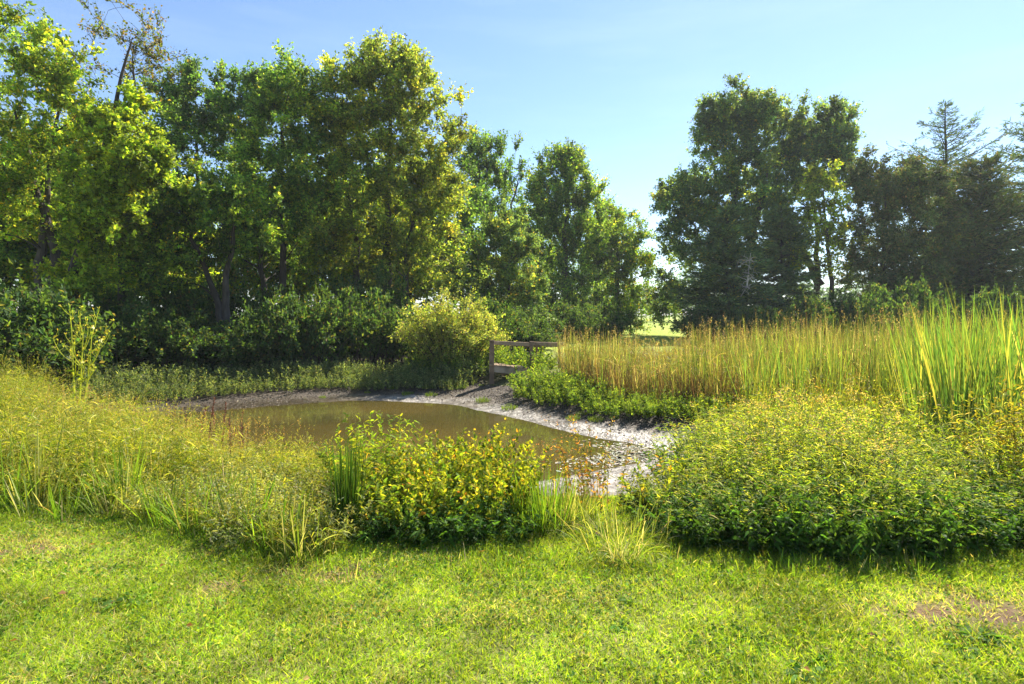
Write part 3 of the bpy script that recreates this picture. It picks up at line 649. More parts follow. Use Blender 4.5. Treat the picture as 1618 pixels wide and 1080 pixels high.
def PX(px, py, z=0.): d = (CAM_Z-z)*F/(py-497.); return (X(px, d), d)

# lawn ---------------------------------------------------------------
rng = np.random.default_rng(21)
lawn_poly = [(-3.6, 1.8), (3.6, 1.8), (6.2, 4.6), (6.2, 5.4), (-8, 6.2), (-7, 4.6)]
def lawn_patch(rng, n):
    p = region(rng, n, lawn_poly); pt = ground_pts(p[:, 0], p[:, 1])
    g1 = fbm(p[:, 0]*1.3, p[:, 1]*1.3, 51); g2 = fbm(p[:, 0]*4, p[:, 1]*4, 61); b = bare(p[:, 0], p[:, 1])
    keep = rng.random(n) > b*.85; return pt[keep], g1[keep], g2[keep], b[keep]
pt, g1, g2, b = lawn_patch(rng, 520000); n = len(pt)
hgt = rng.uniform(.018, .05, n)*(.65+1.0*g1+.6*(g2-.5))
az = rng.uniform(0, 2*PI, n); ln = rng.uniform(.1, 1.3, n)
D = norm(np.stack([np.cos(az)*ln, np.sin(az)*ln, np.ones(n)], 1))
dry = (rng.random(n) < (.08+.35*sstep(.5, .62, g2)*sstep(.58, .38, g1)+.6*b))[:, None]
green = pick(rng, n, [((.285, .40, .035), 5), ((.39, .48, .05), 4), ((.15, .26, .025), 3)])
lush = sstep(.5, .66, g1)[:, None]; green = green*(1-lush*.38)*(.72+.7*fbm(pt[:, 0]*2.3, pt[:, 1]*2.3, 57))[:, None]
c = np.where(dry, pick(rng, n, [((.48, .42, .2), 3), ((.36, .30, .12), 2), ((.60, .55, .36), 1)]), green)
blades = curved(rng, pt, D, hgt/np.maximum(D[:, 2], .45), rng.uniform(.0024, .0046, n), rng.uniform(0, .5, n), c, K=3, prof=np.array([1, .8, .05]), up=.1)
pt2, g1, g2, b = lawn_patch(rng, 110000); sel = rng.random(len(pt2)) < sstep(.4, .6, g2)*1.0+.08; pt2 = pt2[sel]; n = len(pt2)
az = rng.uniform(0, 2*PI, n); D = norm(np.stack([np.cos(az), np.sin(az), rng.uniform(.05, .8, n)], 1)); pt2[:, 2] += rng.uniform(.004, .035, n)
sz = rng.uniform(.009, .026, n)
clover = leafs(rng, pt2, D, sz, sz*.75, pick(rng, n, [((.14, .26, .02), 4), ((.22, .34, .03), 3), ((.07, .15, .015), 4), ((.4, .38, .1), .6)]), .6)
q = region(rng, 260, lawn_poly); P_ = ground_pts(q[:, 0], q[:, 1])+[0, 0, .03]; az = rng.uniform(0, 6.28, 260)
tag(build('fallen_leaves', [leafs(rng, P_, norm(np.stack([np.cos(az), np.sin(az), rng.uniform(-.1, .4, 260)], 1)), rng.uniform(.02, .05, 260), rng.uniform(.015, .03, 260), pick(rng, 260, [((.30, .14, .06), 3), ((.45, .33, .14), 3), ((.20, .10, .05), 2)]), .6)], M_grass), 'small brown leaves scattered on the lawn', 'leaves', kind='stuff')
tag(build('lawn_grass', [blades, clover], M_grass), 'short mown sunlit grass mixed with clover and dry straw', 'grass', kind='stuff')

P_ROS = [((.09, .20, .03), 4), ((.14, .26, .04), 3), ((.06, .14, .025), 2)]
ros = []
for k in range(5):
    rg = np.random.default_rng(800+k); m_ = [11, 30, 9, 26, 14][k]; az = rg.uniform(0, 2*PI, m_); rr = 0.015 if m_ < 20 else .07
    P_ = np.stack([np.cos(az)*rg.random(m_)*rr, np.sin(az)*rg.random(m_)*rr, np.full(m_, .008)], 1); up_ = rg.uniform(.15, .8, m_)
    ros.append(curved(rg, P_, norm(np.stack([np.cos(az), np.sin(az), up_], 1)), rg.uniform(.04, .085, m_), rg.uniform(.014, .026, m_), .5, pick(rg, m_, P_ROS), K=5, up=.6, prof=np.array([.3, .9, 1, .7, .05])))
rng = np.random.default_rng(810); q = region(rng, 85, lawn_poly); g_ = fbm(q[:, 0]*1.3, q[:, 1]*1.3, 51); rfirst = {}
for i, (x, y) in enumerate(q):
    if bare(np.array([x]), np.array([y]))[0] > .3: continue
    k = i % 5; loc = (x, y, gz(x, y)+.004); s_ = rng.uniform(.6, 1.25)
    if k not in rfirst:
        o = build('lawn_weed', [ros[k]], M_herb); tag(o, 'small dark green broad-leaved rosette growing flat in the lawn', 'weed', 'broad-leaved weeds in the lawn'); rfirst[k] = o
    else: o = rfirst[k].copy(); COL.objects.link(o)
    o.location = loc; o.rotation_euler = (0, 0, i*1.7); o.scale = (s_, s_, s_)
def veg(name, parts, label, cat, kind='stuff', mat=None): return tag(build(name, parts, mat or M_grass), label, cat, kind=kind)
# dead leaves, stalks and pebbles on the mud
rng = np.random.default_rng(23); q = rng.uniform([-9, 7.5], [6, 19], (30000, 2)); sq = shore_dist(q[:, 0], q[:, 1]); q = q[(sq > .03) & (sq < 2.4) & (rng.random(len(q)) < .9*sstep(.0, 1.2, sq)+.12)]
P = ground_pts(q[:, 0], q[:, 1])+[0, 0, .008]; n = len(P); az = rng.uniform(0, 6.28, n)
deb = leafs(rng, P, norm(np.stack([np.cos(az), np.sin(az), rng.uniform(0, .5, n)], 1)), rng.uniform(.02, .08, n), rng.uniform(.012, .035, n), pick(rng, n, [((.07, .05, .035), 5), ((.16, .11, .07), 3), ((.34, .28, .20), 1.5), ((.10, .12, .03), .8)]), .5)
q = q[rng.random(len(q)) < .12]; P = ground_pts(q[:, 0], q[:, 1])+[0, 0, .01]; n = len(P); az = rng.uniform(0, 6.28, n)
deb2 = curved(rng, P, norm(np.stack([np.cos(az), np.sin(az), rng.uniform(0, .4, n)], 1)), rng.uniform(.1, .45, n), .01, .3, pick(rng, n, [((.12, .085, .05), 3), ((.32, .26, .17), 2)]))
tag(build('mud_debris', [deb, deb2], M_dry), 'dead leaves and broken stalks littering the pond mud', 'debris', kind='stuff')
q = rng.normal([2.1, 9.9], [.75, .5], (1500, 2)); sq = shore_dist(q[:, 0], q[:, 1]); q = q[(sq < -.02)&(sq > -.75)]; n = len(q); az = rng.uniform(0, 6.28, n)
P_ = np.append(q, np.full((n, 1), WZ+.006), 1); D_ = np.stack([np.cos(az), np.sin(az), np.zeros(n)], 1)
sc_ = kites(P_, D_, np.stack([-D_[:, 1], D_[:, 0], np.zeros(n)], 1), rng.uniform(.03, .14, n), rng.uniform(.02, .07, n), pick(rng, n, [((.42, .40, .33), 3), ((.28, .27, .16), 2), ((.2, .16, .08), 1)]), 0.)
tag(build('pond_scum', [sc_], M_dry), 'pale scum and bits floating at the shallow right end of the pond', 'scum', kind='stuff')
# left meadow ----------------------------------------------------------
rng = np.random.default_rng(22)
Y_GR = lift([((.17, .19, .024), 5), ((.23, .235, .035), 4), ((.085, .13, .018), 4), ((.33, .29, .11), 1.5)], 1.5)
mead = [PX(-60, 800), PX(140, 800), PX(300, 845), PX(480, 880), PX(540, 878), (-1.3, 5.2), (-1.7, 7.2), (-3.0, 8.0), (-5.2, 9.0), (-7.0, 10.3), (-9.5, 11.5), (-11.5, 10.5), (-9, 7)]
p = region(rng, 17000, mead); P = ground_pts(p[:, 0], p[:, 1]); N = len(P)
sdist = shore_dist(p[:, 0], p[:, 1]); edge = sstep(4.0, 5.2, p[:, 1]+.1*p[:, 0])
hm = fbm(p[:, 0]*.9, p[:, 1]*.9, 71); hc = fbm(p[:, 0]*2.4, p[:, 1]*2.4, 73); kp = rng.random(N) < .18+1.1*sstep(.34, .54, hc); p = p[kp]; P = P[kp]; hm = hm[kp]; hc = hc[kp]; edge = edge[kp]; N = len(P)
H = (.30+.42*edge)*(.35+1.35*hm)*(.55+.75*sstep(.34, .6, hc))*1.08*rng.uniform(.7, 1.2, N)*np.interp(p[:, 0], [-7.5, -5.5, -4, -2.6, -1.6], [.92, .76, .66, .56, .48])
lean = np.stack([rng.normal(.05, .22, N), rng.normal(-.12, .22, N)], 1)
st, lv, path = herb(rng, P, H, lean, 9, .17, .013, Y_GR, droop=.55, stemw=.005, out=1.0)
tipn = rng.random(N) < .55; tp = path[tipn][:, -1]; n_ = len(tp); k = 7
ii = np.repeat(np.arange(n_), k); dd = norm(np.append(lean[tipn], np.ones((n_, 1)), 1)+rng.normal(0, .25, (n_, 3)))
a = tp[ii]+dd[ii]*rng.uniform(0, .10, (n_*k, 1))
seed = leafs(rng, a, norm(dd[ii]+rsph(rng, n_*k)*.8), .022, .006, pick(rng, n_*k, [((.34, .30, .10), 3), ((.25, .25, .06), 2)]), .2)
p5 = region(rng, 520, [(X(60, 8), 8), (X(150, 6.5), 6.5), (X(300, 6.3), 6.3), (X(420, 6.6), 6.6), (X(400, 8.6), 8.6), (X(260, 9.5), 9.5), (X(100, 10), 10)]); P5 = ground_pts(p5[:, 0], p5[:, 1]); n5 = len(P5)
st5, lv5, pa5 = herb(rng, P5, rng.uniform(.55, .95, n5), rng.normal(0, .25, (n5, 2)), 4, .16, .010, [((.34, .28, .12), 3), ((.30, .32, .07), 3), ((.40, .22, .10), 1)], droop=.4, stemw=.005, t0=.5)
i5 = np.repeat(np.arange(n5), 12); sd5 = leafs(rng, pa5[i5, -1]-np.array([0, 0, 1.])*rng.uniform(0, .13, (len(i5), 1))+rng.normal(0, .006, (len(i5), 3)), norm(rsph(rng, len(i5))*.6+[0, 0, 1]), .022, .008, pick(rng, len(i5), [((.42, .32, .15), 3), ((.30, .17, .08), 2)]), .2)
veg('meadow_grass', [st, lv, seed, st5, lv5, sd5], 'tall yellow-green meadow grass with seed heads on the left bank', 'grass')
# edge tufts of longer blades ------------------------------------------
def tuft_geo(rng, n, h, spread, w_, pal, droop=.6, lean=0.45, K=6, r=.08):
    az = rng.uniform(0, 2*PI, n); P = np.stack([np.cos(az)*rng.random(n)*r, np.sin(az)*rng.random(n)*r, np.zeros(n)], 1)
    az = az+rng.normal(0, .7, n); l_ = rng.uniform(.05, 1, n)*lean
    D = norm(np.stack([np.cos(az)*l_, np.sin(az)*l_, np.ones(n)], 1))
    return curved(rng, P, D, h*rng.uniform(.5, 1.15, n), w_*rng.uniform(.6, 1.2, n), droop*rng.uniform(.1, 1, n)*l_*1.4, pick(rng, n, pal), K, up=.05, prof=np.interp(np.linspace(0, 1, K), [0, .3, .8, 1], [.7, 1, .6, .02]))
P_TUFT = lift([((.085, .15, .016), 5), ((.13, .19, .02), 4), ((.055, .10, .014), 3), ((.3, .27, .12), .8)], 1.6)
P_PALE = lift([((.17, .20, .04), 5), ((.28, .27, .11), 3), ((.10, .15, .02), 3), ((.42, .38, .22), 1)], 1.4)
tufts = []
def tuft(label, x, y, h, n, w_=.008, pal=P_TUFT, droop=.6, lean=.45, r=.1, seed=None, cat='grass tuft', group=None):
    rg = np.random.default_rng(seed if seed is not None else int(abs(x*1000)+y*77))
    o = build('grass_tuft', [tuft_geo(rg, n, h, 0, w_, pal, droop, lean, r=r)], M_grass); o.location = (x, y, gz(x, y)-.01)
    return tag(o, label, cat, group)
x, y = PX(575, 872); tuft('dark upright grass tuft at the left foot of the central bushes', X(548, 4.15), 4.15, .70, 110, .011, [((.04, .085, .014), 5), ((.07, .12, .016), 3)], .15, .16, .09)
tuft('bright grass tuft with long blades right of the central bushes', X(858, 4.3), 4.3, .50, 240, .007, P_TUFT, .5, .42, .2)
tuft('combed pale grass mound spilling onto the lawn beside the right-hand weeds', X(975, 4.05), 4.05, .42, 800, .005, P_PALE, 1.5, 2.0, .40)
tuft('loose pale grass clump behind the combed mound', X(905, 4.35), 4.5, .36, 300, .005, P_PALE, .9, .8, .2)
tuft('low dry silvery straw tuft lying on the lawn edge', X(985, 3.72), 3.72, .24, 60, .005, [((.45, .43, .33), 3), ((.25, .27, .1), 2)], .7, 1.0, .07)
tuft('broad-bladed grass tuft at the front of the left meadow', X(195, 4.75), 4.75, .55, 90, .011, P_TUFT, .6, .6, .12)
tuft('sprawling bent grass tuft lying out from the meadow edge', X(70, 4.9), 4.9, .75, 60, .010, P_PALE, .8, 1.3, .12)
rng = np.random.default_rng(33)
for i, (px, py) in enumerate([(250, 842), (330, 850), (400, 868), (455, 880), (505, 884), (565, 895), (625, 902), (690, 905), (745, 905), (800, 900), (850, 890), (1040, 890), (1100, 895), (1170, 900), (1240, 903), (1310, 905), (1380, 905), (1450, 900), (1520, 895), (1590, 885), (120, 815), (40, 808), (1000, 880), (180, 822)]):
    x, y = PX(px, py); rg = np.random.default_rng(500+i)
    o = build('grass_tuft', [tuft_geo(rg, 110, rg.uniform(.09, .16), 0, .006, P_TUFT, .7, 1.1, r=.26)], M_grass); o.location = (x, y, gz(x, y)-.01)
    tag(o, 'short green grass tuft where the lawn meets the tall weeds', 'grass tuft', 'grass tufts along the lawn edge')
# ------------------------------------------------------------------ central and right weed clumps
def weed_geo(seed, r, h, n, nleaf, L_, W_, pal, droop=.35, lean=.35, shape='curve', flower=None, stemc=(.10, .10, .03), ell=1.0, t0=.08, dome=.6, stemw=.005):
    rng = np.random.default_rng(seed)
    az = rng.uniform(0, 2*PI, n); rr = np.sqrt(rng.random(n)); P = np.stack([np.cos(az)*rr*r, np.sin(az)*rr*r*ell, np.zeros(n)], 1)
    H = h*np.sqrt(np.clip(1-dome*rr**2, .1, 1))*rng.uniform(.72, 1.12, n)
    lean_ = np.stack([np.cos(az), np.sin(az)], 1)*(rr*lean)[:, None]+rng.normal(0, .1, (n, 2))
    st, lv, path = herb(rng, P, H, lean_, nleaf, L_, W_, pal, droop, stemc=np.array(stemc), t0=t0, shape=shape, stemw=stemw)
    fl = []
    if flower:
        fpal, fn, fs, frac = flower; s = rng.random(n) < frac; tp = path[s][:, -1]; m = len(tp); ii = np.repeat(np.arange(m), fn)
        a = tp[ii]+rng.normal(0, .025, (m*fn, 3)); fl = [leafs(rng, a, rsph(rng, m*fn), fs, fs*.7, pick(rng, m*fn, fpal), .3)]
    return [st], [lv], fl
def put_weed(name, label, cat, x, y, geo, group=None):
    r = empty(name, (x, y, gz(x, y)-.02), 0, label, cat, group); kids = [build('stems', geo[0], M_stem, r), build('leaves', geo[1], M_herb, r)]
    if geo[2]: kids.append(build('blossoms', geo[2], M_herb, r))
    return r, kids
P_YW = lift([((.19, .20, .020), 5), ((.26, .24, .028), 3), ((.10, .14, .016), 4), ((.05, .09, .014), 2), ((.45, .22, .03), .25)], 1.6)
P_BR = lift([((.14, .19, .020), 5), ((.21, .22, .025), 4), ((.07, .12, .016), 4), ((.50, .30, .04), .3)], 1.6)
GOLD_F = ([((.55, .42, .04), 3), ((.42, .38, .08), 2), ((.60, .30, .04), .6)], 4, .013, .12)
put_weed('leafy_bush', 'upright leafy bush with narrow bright leaves, left half of the central clump', 'bush', X(600, 4.9), 4.9, weed_geo(101, .43, .76, 85, 46, .095, .021, P_BR, lean=.3, stemc=(.12, .09, .04)))
put_weed('leafy_bush', 'rounded bush of broad yellowing leaves, right half of the central clump', 'bush', X(745, 4.65), 4.65, weed_geo(102, .52, .64, 110, 44, .07, .038, P_YW, lean=.45, shape='kite', stemc=(.12, .08, .04), flower=([((.62, .45, .05), 3), ((.6, .25, .04), 1)], 3, .028, .35)))
put_weed('leafy_bush', 'low dense bush between the two halves of the central clump', 'bush', X(665, 4.5), 4.5, weed_geo(103, .48, .56, 100, 40, .08, .024, P_BR, lean=.4, stemc=(.14, .09, .04)))
put_weed('leafy_bush', 'small yellow-flecked bush leaning over the water right of the central clump', 'bush', X(800, 5.0), 5.0, weed_geo(104, .24, .52, 30, 26, .055, .026, P_YW, lean=.5, shape='kite'))
put_weed('red_stemmed_weed', 'sparse red and orange tinged weed in front of the pale mud', 'weed', X(945, 5.0), 5.0, weed_geo(105, .40, .80, 38, 26, .055, .02, [((.20, .17, .03), 4), ((.36, .16, .05), 3), ((.14, .15, .025), 3), ((.45, .28, .05), 2)], lean=.35, stemc=(.25, .10, .05), flower=([((.45, .20, .12), 1), ((.5, .33, .15), 1)], 8, .014, .8)))
put_weed('leafy_weed', 'loose yellow-leaved weed between the red weed and the right-hand mass', 'weed', X(1050, 4.7), 4.7, weed_geo(106, .26, .46, 32, 20, .07, .028, P_YW, lean=.4, shape='kite', flower=GOLD_F))
# the mass at the right: goldenrod and stiltgrass clumps
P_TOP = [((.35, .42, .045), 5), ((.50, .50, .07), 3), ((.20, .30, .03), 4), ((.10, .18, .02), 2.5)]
P_SHADE = [((.060, .125, .022), 5), ((.040, .085, .018), 4), ((.10, .17, .025), 1.5)]  # lower leaves: shade at the base of the mass put into their colour
P_STR = [((.62, .56, .24), 3), ((.45, .44, .12), 3), ((.30, .34, .06), 3)]
def mix_geo(*gs): return tuple(sum((list(g[k]) for g in gs), []) for k in range(3))
protos = [mix_geo(weed_geo(110, .62, .84, 190, 22, .085, .014, P_TOP, lean=.28, dome=.45, flower=GOLD_F, t0=.48), weed_geo(111, .66, .52, 130, 26, .085, .030, P_SHADE, lean=.3, dome=.3)),
          mix_geo(weed_geo(112, .62, .98, 130, 9, .16, .009, P_STR, lean=.35, dome=.45, droop=.7, stemw=.004), weed_geo(113, .66, .52, 130, 28, .10, .022, P_SHADE, lean=.3, dome=.3), weed_geo(118, .62, .80, 140, 20, .09, .015, P_TOP, t0=.45, lean=.3, dome=.5)),
          mix_geo(weed_geo(114, .66, .48, 130, 28, .085, .034, P_SHADE, lean=.3, dome=.3, shape='kite'), weed_geo(115, .6, .86, 130, 28, .075, .014, P_TOP, lean=.28, dome=.4, flower=GOLD_F, t0=.45)),
          mix_geo(weed_geo(116, .62, .86, 170, 24, .07, .011, P_TOP, lean=.35, dome=.5, t0=.45), weed_geo(119, .66, .52, 120, 26, .09, .026, P_SHADE, lean=.3, dome=.3), weed_geo(117, .6, 1.0, 60, 6, .2, .010, P_STR, lean=.3, dome=.4, droop=.8, stemw=.005))]
first = {}
rng = np.random.default_rng(44)
spots = []
for px, d in [(1120, 4.7), (1175, 4.6), (1235, 4.55), (1315, 4.5), (1395, 4.5), (1475, 4.6), (1555, 4.7), (1635, 4.85)]: spots.append((px, d, .86 if px < 1500 else 1.0))
for px, d in [(1140, 5.6), (1195, 5.5), (1250, 5.5), (1330, 5.5), (1410, 5.5), (1490, 5.6), (1570, 5.5), (1650, 5.7)]: spots.append((px, d, .92))
for px, d in [(1180, 6.6), (1225, 6.6), (1275, 6.6), (1340, 6.6), (1400, 6.7), (1640, 6.6)]: spots.append((px, d, 1.0))
for px, d in [(1215, 7.7), (1290, 7.8), (1370, 7.8)]: spots.append((px, d, .9))
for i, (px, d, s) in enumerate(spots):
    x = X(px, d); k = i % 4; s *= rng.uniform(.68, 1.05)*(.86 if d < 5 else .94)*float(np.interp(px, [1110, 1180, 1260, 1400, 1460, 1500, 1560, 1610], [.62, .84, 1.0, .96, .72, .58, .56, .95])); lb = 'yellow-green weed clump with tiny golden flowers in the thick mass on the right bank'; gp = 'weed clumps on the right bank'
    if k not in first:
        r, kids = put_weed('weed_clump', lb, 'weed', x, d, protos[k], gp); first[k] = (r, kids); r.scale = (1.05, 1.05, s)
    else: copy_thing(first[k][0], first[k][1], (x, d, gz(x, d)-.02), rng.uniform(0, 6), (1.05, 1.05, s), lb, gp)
apr = [weed_geo(180+k, .40, .36, 70, 20, .095, .026, P_SHADE if k else lift(P_SHADE, 1.25), lean=.45, dome=.4, droop=.5) for k in range(2)]; af = {}  # apron of weeds added for a dark base, shade painted into the leaves
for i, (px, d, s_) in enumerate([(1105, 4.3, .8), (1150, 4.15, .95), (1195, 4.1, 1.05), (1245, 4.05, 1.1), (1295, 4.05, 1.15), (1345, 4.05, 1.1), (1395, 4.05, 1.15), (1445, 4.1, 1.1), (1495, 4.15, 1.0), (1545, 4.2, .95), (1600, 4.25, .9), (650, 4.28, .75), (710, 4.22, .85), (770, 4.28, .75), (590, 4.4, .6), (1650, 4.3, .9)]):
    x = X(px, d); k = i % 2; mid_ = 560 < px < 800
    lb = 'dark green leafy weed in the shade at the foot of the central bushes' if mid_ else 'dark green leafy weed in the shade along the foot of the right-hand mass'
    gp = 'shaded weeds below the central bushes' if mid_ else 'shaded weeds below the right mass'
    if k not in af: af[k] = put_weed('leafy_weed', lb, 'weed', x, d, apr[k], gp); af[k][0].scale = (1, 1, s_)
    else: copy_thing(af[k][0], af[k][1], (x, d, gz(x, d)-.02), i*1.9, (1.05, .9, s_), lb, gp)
sg = weed_geo(170, .16, 1.02, 16, 12, .10, .008, P_STR, lean=.3, dome=.2, droop=.6, t0=.4, stemw=.006, flower=([((.5, .40, .16), 3), ((.36, .22, .10), 1)], 14, .02, .9)); sgr = None
for i, (px, d, s_) in enumerate([(1150, 5.0, .8), (1205, 5.9, .95), (1262, 5.3, .95), (1300, 6.2, 1.05), (1352, 5.1, .95), (1385, 6.3, 1.1),  (1175, 6.6, .95), (1240, 7.0, 1.05), (1330, 7.3, 1.1), (1405, 4.7, .85)]):
    x = X(px, d); lb = 'cluster of thin straw seed stems rising out of the right-hand weed mass'; gp = 'seed stems above the weed mass'
    if sgr is None: sgr = put_weed('seed_stems', lb, 'weed', x, d, sg, gp); sgr[0].scale = (1, 1, s_*.82)
    else: copy_thing(sgr[0], sgr[1], (x, d, gz(x, d)-.02), i*1.1, (1.1, 1.1, s_*.82), lb, gp)
put_weed('leafy_bush', 'tall golden-yellow weed bush at the right edge of the view', 'bush', X(1622, 5.2), 5.2, weed_geo(120, .42, 1.05, 90, 34, .075, .02, [((.30, .25, .03), 5), ((.20, .20, .025), 4), ((.40, .30, .05), 2)], lean=.3, flower=GOLD_F))
# pale leafy weeds and broad-bladed tufts standing in the meadow
P_PW = [((.30, .32, .14), 4), ((.22, .27, .08), 4), ((.38, .38, .22), 2)]
pw = [weed_geo(160+i, .38, .62, 60, 26, .085, .02, P_PW, lean=.4, dome=.5) for i in range(2)]
mk = {}
for i, (px, py, s_) in enumerate([(px_, py_, s0*.72) for px_, py_, s0 in [(370, 800, .9), (430, 815, .9), (480, 800, .8), (520, 830, .85), (410, 770, .85), (460, 760, .8), (500, 765, .75), (350, 760, .9), (300, 790, .8), (535, 790, .75), (390, 835, .8), (240, 790, .7)]]):
    x, y = PX(px, py+20); k = i % 2; lb = 'pale green leafy weed among the meadow grass left of the central bushes'; gp = 'pale leafy weeds in the meadow'
    if k not in mk:
        r, kids = put_weed('leafy_weed', lb, 'weed', x, y, pw[k], gp); mk[k] = (r, kids); r.scale = (s_, s_, s_)
    else: copy_thing(mk[k][0], mk[k][1], (x, y, gz(x, y)-.02), i*1.3, s_, lb, gp)
for i, (px, py) in enumerate([(60, 800), (20, 790), (110, 805), (180, 800), (260, 815), (310, 830), (340, 800), (150, 770), (90, 750), (230, 760), (430, 850), (380, 840), (470, 865), (30, 740)]):
    x, y = PX(px, py+12); rg = np.random.default_rng(700+i)
    o = build('grass_tuft', [tuft_geo(rg, 60, rg.uniform(.4, .65), 0, .009, P_TUFT if i % 3 else P_PALE, .6, .8, r=.16)], M_grass); o.location = (x, y, gz(x, y)-.01)
    tag(o, 'broad-bladed grass tuft arching out of the left meadow', 'grass tuft', 'broad-bladed tufts in the meadow')
# tall branching wild lettuce at the left
def lettuce():
    rg = np.random.default_rng(7); H = 1.25; paths = []; rad = []; u = np.linspace(0, 1, 6)
    def br(a, b, r0, bow=.1):
        a = np.array(a, float); b = np.array(b, float); c = (a+b)/2+np.array([(b-a)[0]*.3, 0, -abs((b-a)[0])*bow])
        p = (1-u[:, None])**2*a+2*u[:, None]*(1-u[:, None])*c+u[:, None]**2*b; paths.append(p); rad.append(r0*1.6*(1-.6*u)); return p
    tips = []
    for m_, (bx, tx) in enumerate([(-.04, -.10), (.05, .16), (0., .02)]):
        main = br((bx, 0, 0), (tx, rg.normal(0, .05), H*rg.uniform(.75, .9)), .008, 0)
        for j in range(7):
            s_ = main[min(5, 2+j//2)]; e = s_+np.array([rg.uniform(-.2, .22), rg.normal(0, .08), rg.uniform(.15, .38)]); q = br(s_, e, .004, .4)
            for k in range(4):
                e2 = q[3+k % 3]+np.array([rg.uniform(-.07, .07), rg.normal(0, .04), rg.uniform(.04, .12)]); br(q[3+k % 3], e2, .0022); tips.append(e2)
    c = (.46, .50, .09); st = tubes(np.array(paths), np.array(rad), np.array(c), 5); tips = np.array(tips); n_ = len(tips)
    i2 = np.repeat(np.arange(n_), 3); buds = leafs(rg, tips[i2], norm(rsph(rg, n_*3)+[0, 0, 1.2]), .038, .014, pick(rg, n_*3, [((.50, .50, .10), 3), ((.5, .36, .10), 1)]), .2)
    m_ = rg.random(n_) < .10; ff = tips[m_]; i3 = np.repeat(np.arange(len(ff)), 14); fluff = leafs(rg, ff[i3], rsph(rg, len(i3)), .034, .012, np.full((len(i3), 3), .7), .2)
    n4 = 26; a = np.stack([rg.uniform(-.06, .08, n4), rg.normal(0, .03, n4), rg.uniform(.05, .6, n4)], 1); az = rg.uniform(0, 6.28, n4)
    lv = curved(rg, a, norm(np.stack([np.cos(az), np.sin(az), np.full(n4, .5)], 1)), rg.uniform(.06, .16, n4), .03, .3, pick(rg, n4, [((.20, .24, .02), 1), ((.14, .18, .02), 1)]))
    return st, buds, fluff, lv
st, buds, fluff, lv = lettuce(); d = 7.6; x = X(125, d)
r = empty('branching_weed', (x, d, Z(632, d)-.15), 0, 'tall branching yellow-green weed with white fluff standing above the left meadow', 'weed')
build('stems', [st], M_herb, r); build('flower_buds', [buds], M_herb, r); build('seed_fluff', [fluff], M_herb, r); build('leaves', [lv], M_herb, r)
# rusty dock seed stalks
for i, (px, ptop, d) in enumerate([(292, 655, 7.4), (312, 640, 7.5), (326, 628, 7.4), (340, 645, 7.6), (350, 635, 7.3), (365, 660, 7.4), (378, 650, 7.5), (270, 660, 7.6), (385, 672, 7.2), (335, 660, 7.1)]):
    rg = np.random.default_rng(200+i); x = X(px, d); z0 = gz(x, d); h = Z(ptop, d)-z0; lx = rg.normal(0, .06)
    u = np.linspace(0, 1, 6); path = np.stack([lx*u**2, u*0, h*u], 1)
    n_ = 260; t = rg.uniform(.45, 1, n_); pos = np.stack([lx*t**2, t*0, h*t], 1)+rg.normal(0, 1, (n_, 3))*(.018*(1.15-t))[:, None]*[1, 1, .6]
    r = empty('dock_stalk', (x, d, z0), 0, 'rusty red seed stalk above the grass at the pond edge', 'weed stalk', 'rusty seed stalks')
    build('stem', [tubes(path[None], np.full((1, 6), .004), np.array((.22, .10, .05)), 5)], M_stem, r)
    build('seed_head', [leafs(rg, pos, rsph(rg, n_), .017, .011, pick(rg, n_, [((.30, .11, .06), 3), ((.22, .08, .05), 2), ((.40, .20, .10), 1)]), .2)], M_dry, r)

# ------------------------------------------------------------------ plants of the far bank
P_LOW = lift([((.10, .15, .03), 4), ((.16, .20, .03), 3), ((.06, .10, .022), 3)], 1.7)
P_DUSK = lift([((.10, .13, .055), 4), ((.16, .18, .09), 3), ((.06, .09, .035), 4)], 1.7)
low = [weed_geo(130+i, .55, .42, 70, 30, .075, .028, P_LOW, lean=.3, shape='kite', dome=.7) for i in range(2)]
dusk = [weed_geo(140+i, .55, .42, 70, 30, .07, .022, P_DUSK, lean=.3, shape='kite', dome=.7) for i in range(2)]
first = {}
rng = np.random.default_rng(55)
def band(key, geos, px, d, s, lb, gp, nm='low_plant'):
    x = X(px, d); k = (key, int(rng.integers(len(geos))))
    if k not in first:
        r, kids = put_weed(nm, lb, 'plant', x, d, geos[k[1]], gp); first[k] = (r, kids); r.scale = (s*1.1, s*1.1, s)
    else: copy_thing(first[k][0], first[k][1], (x, d, gz(x, d)-.02), rng.uniform(0, 6), (s*1.1, s*1.1, s), lb, gp)
for px in range(-20, 760, 26):
    d = float(np.interp(px, [-20, 200, 330, 430, 560, 640, 760], [13.6, 14.7, 16.0, 17.0, 17.7, 17.6, 17.5]))+rng.uniform(-.15, .35)
    band('dusk', dusk, px+rng.uniform(-8, 8), d, rng.uniform(.9, 1.35), 'pale dusty green leafy plant fringing the mud on the far bank', 'leafy plants fringing the far mud')
    band('dusk', dusk, px+rng.uniform(-12, 12), d+.9, rng.uniform(1.3, 1.8), 'pale dusty green leafy plant fringing the mud on the far bank', 'leafy plants fringing the far mud')
for px in [846]+list(range(862, 1250, 24)):
    d = float(np.interp(px, [838, 900, 960, 1080, 1180, 1250], [15.3, 14.2, 13.0, 12.1, 11.6, 11.3]))+rng.uniform(-.1, .3)
    band('low', low, px+rng.uniform(-8, 8), d, rng.uniform(.85, 1.2), 'bright green leafy plant at the foot of the reeds', 'leafy plants below the reeds')
    if px < 960: band('low', low, px+rng.uniform(-12, 12), d+.8, rng.uniform(1.2, 1.5), 'bright green leafy plant at the foot of the reeds', 'leafy plants below the reeds')
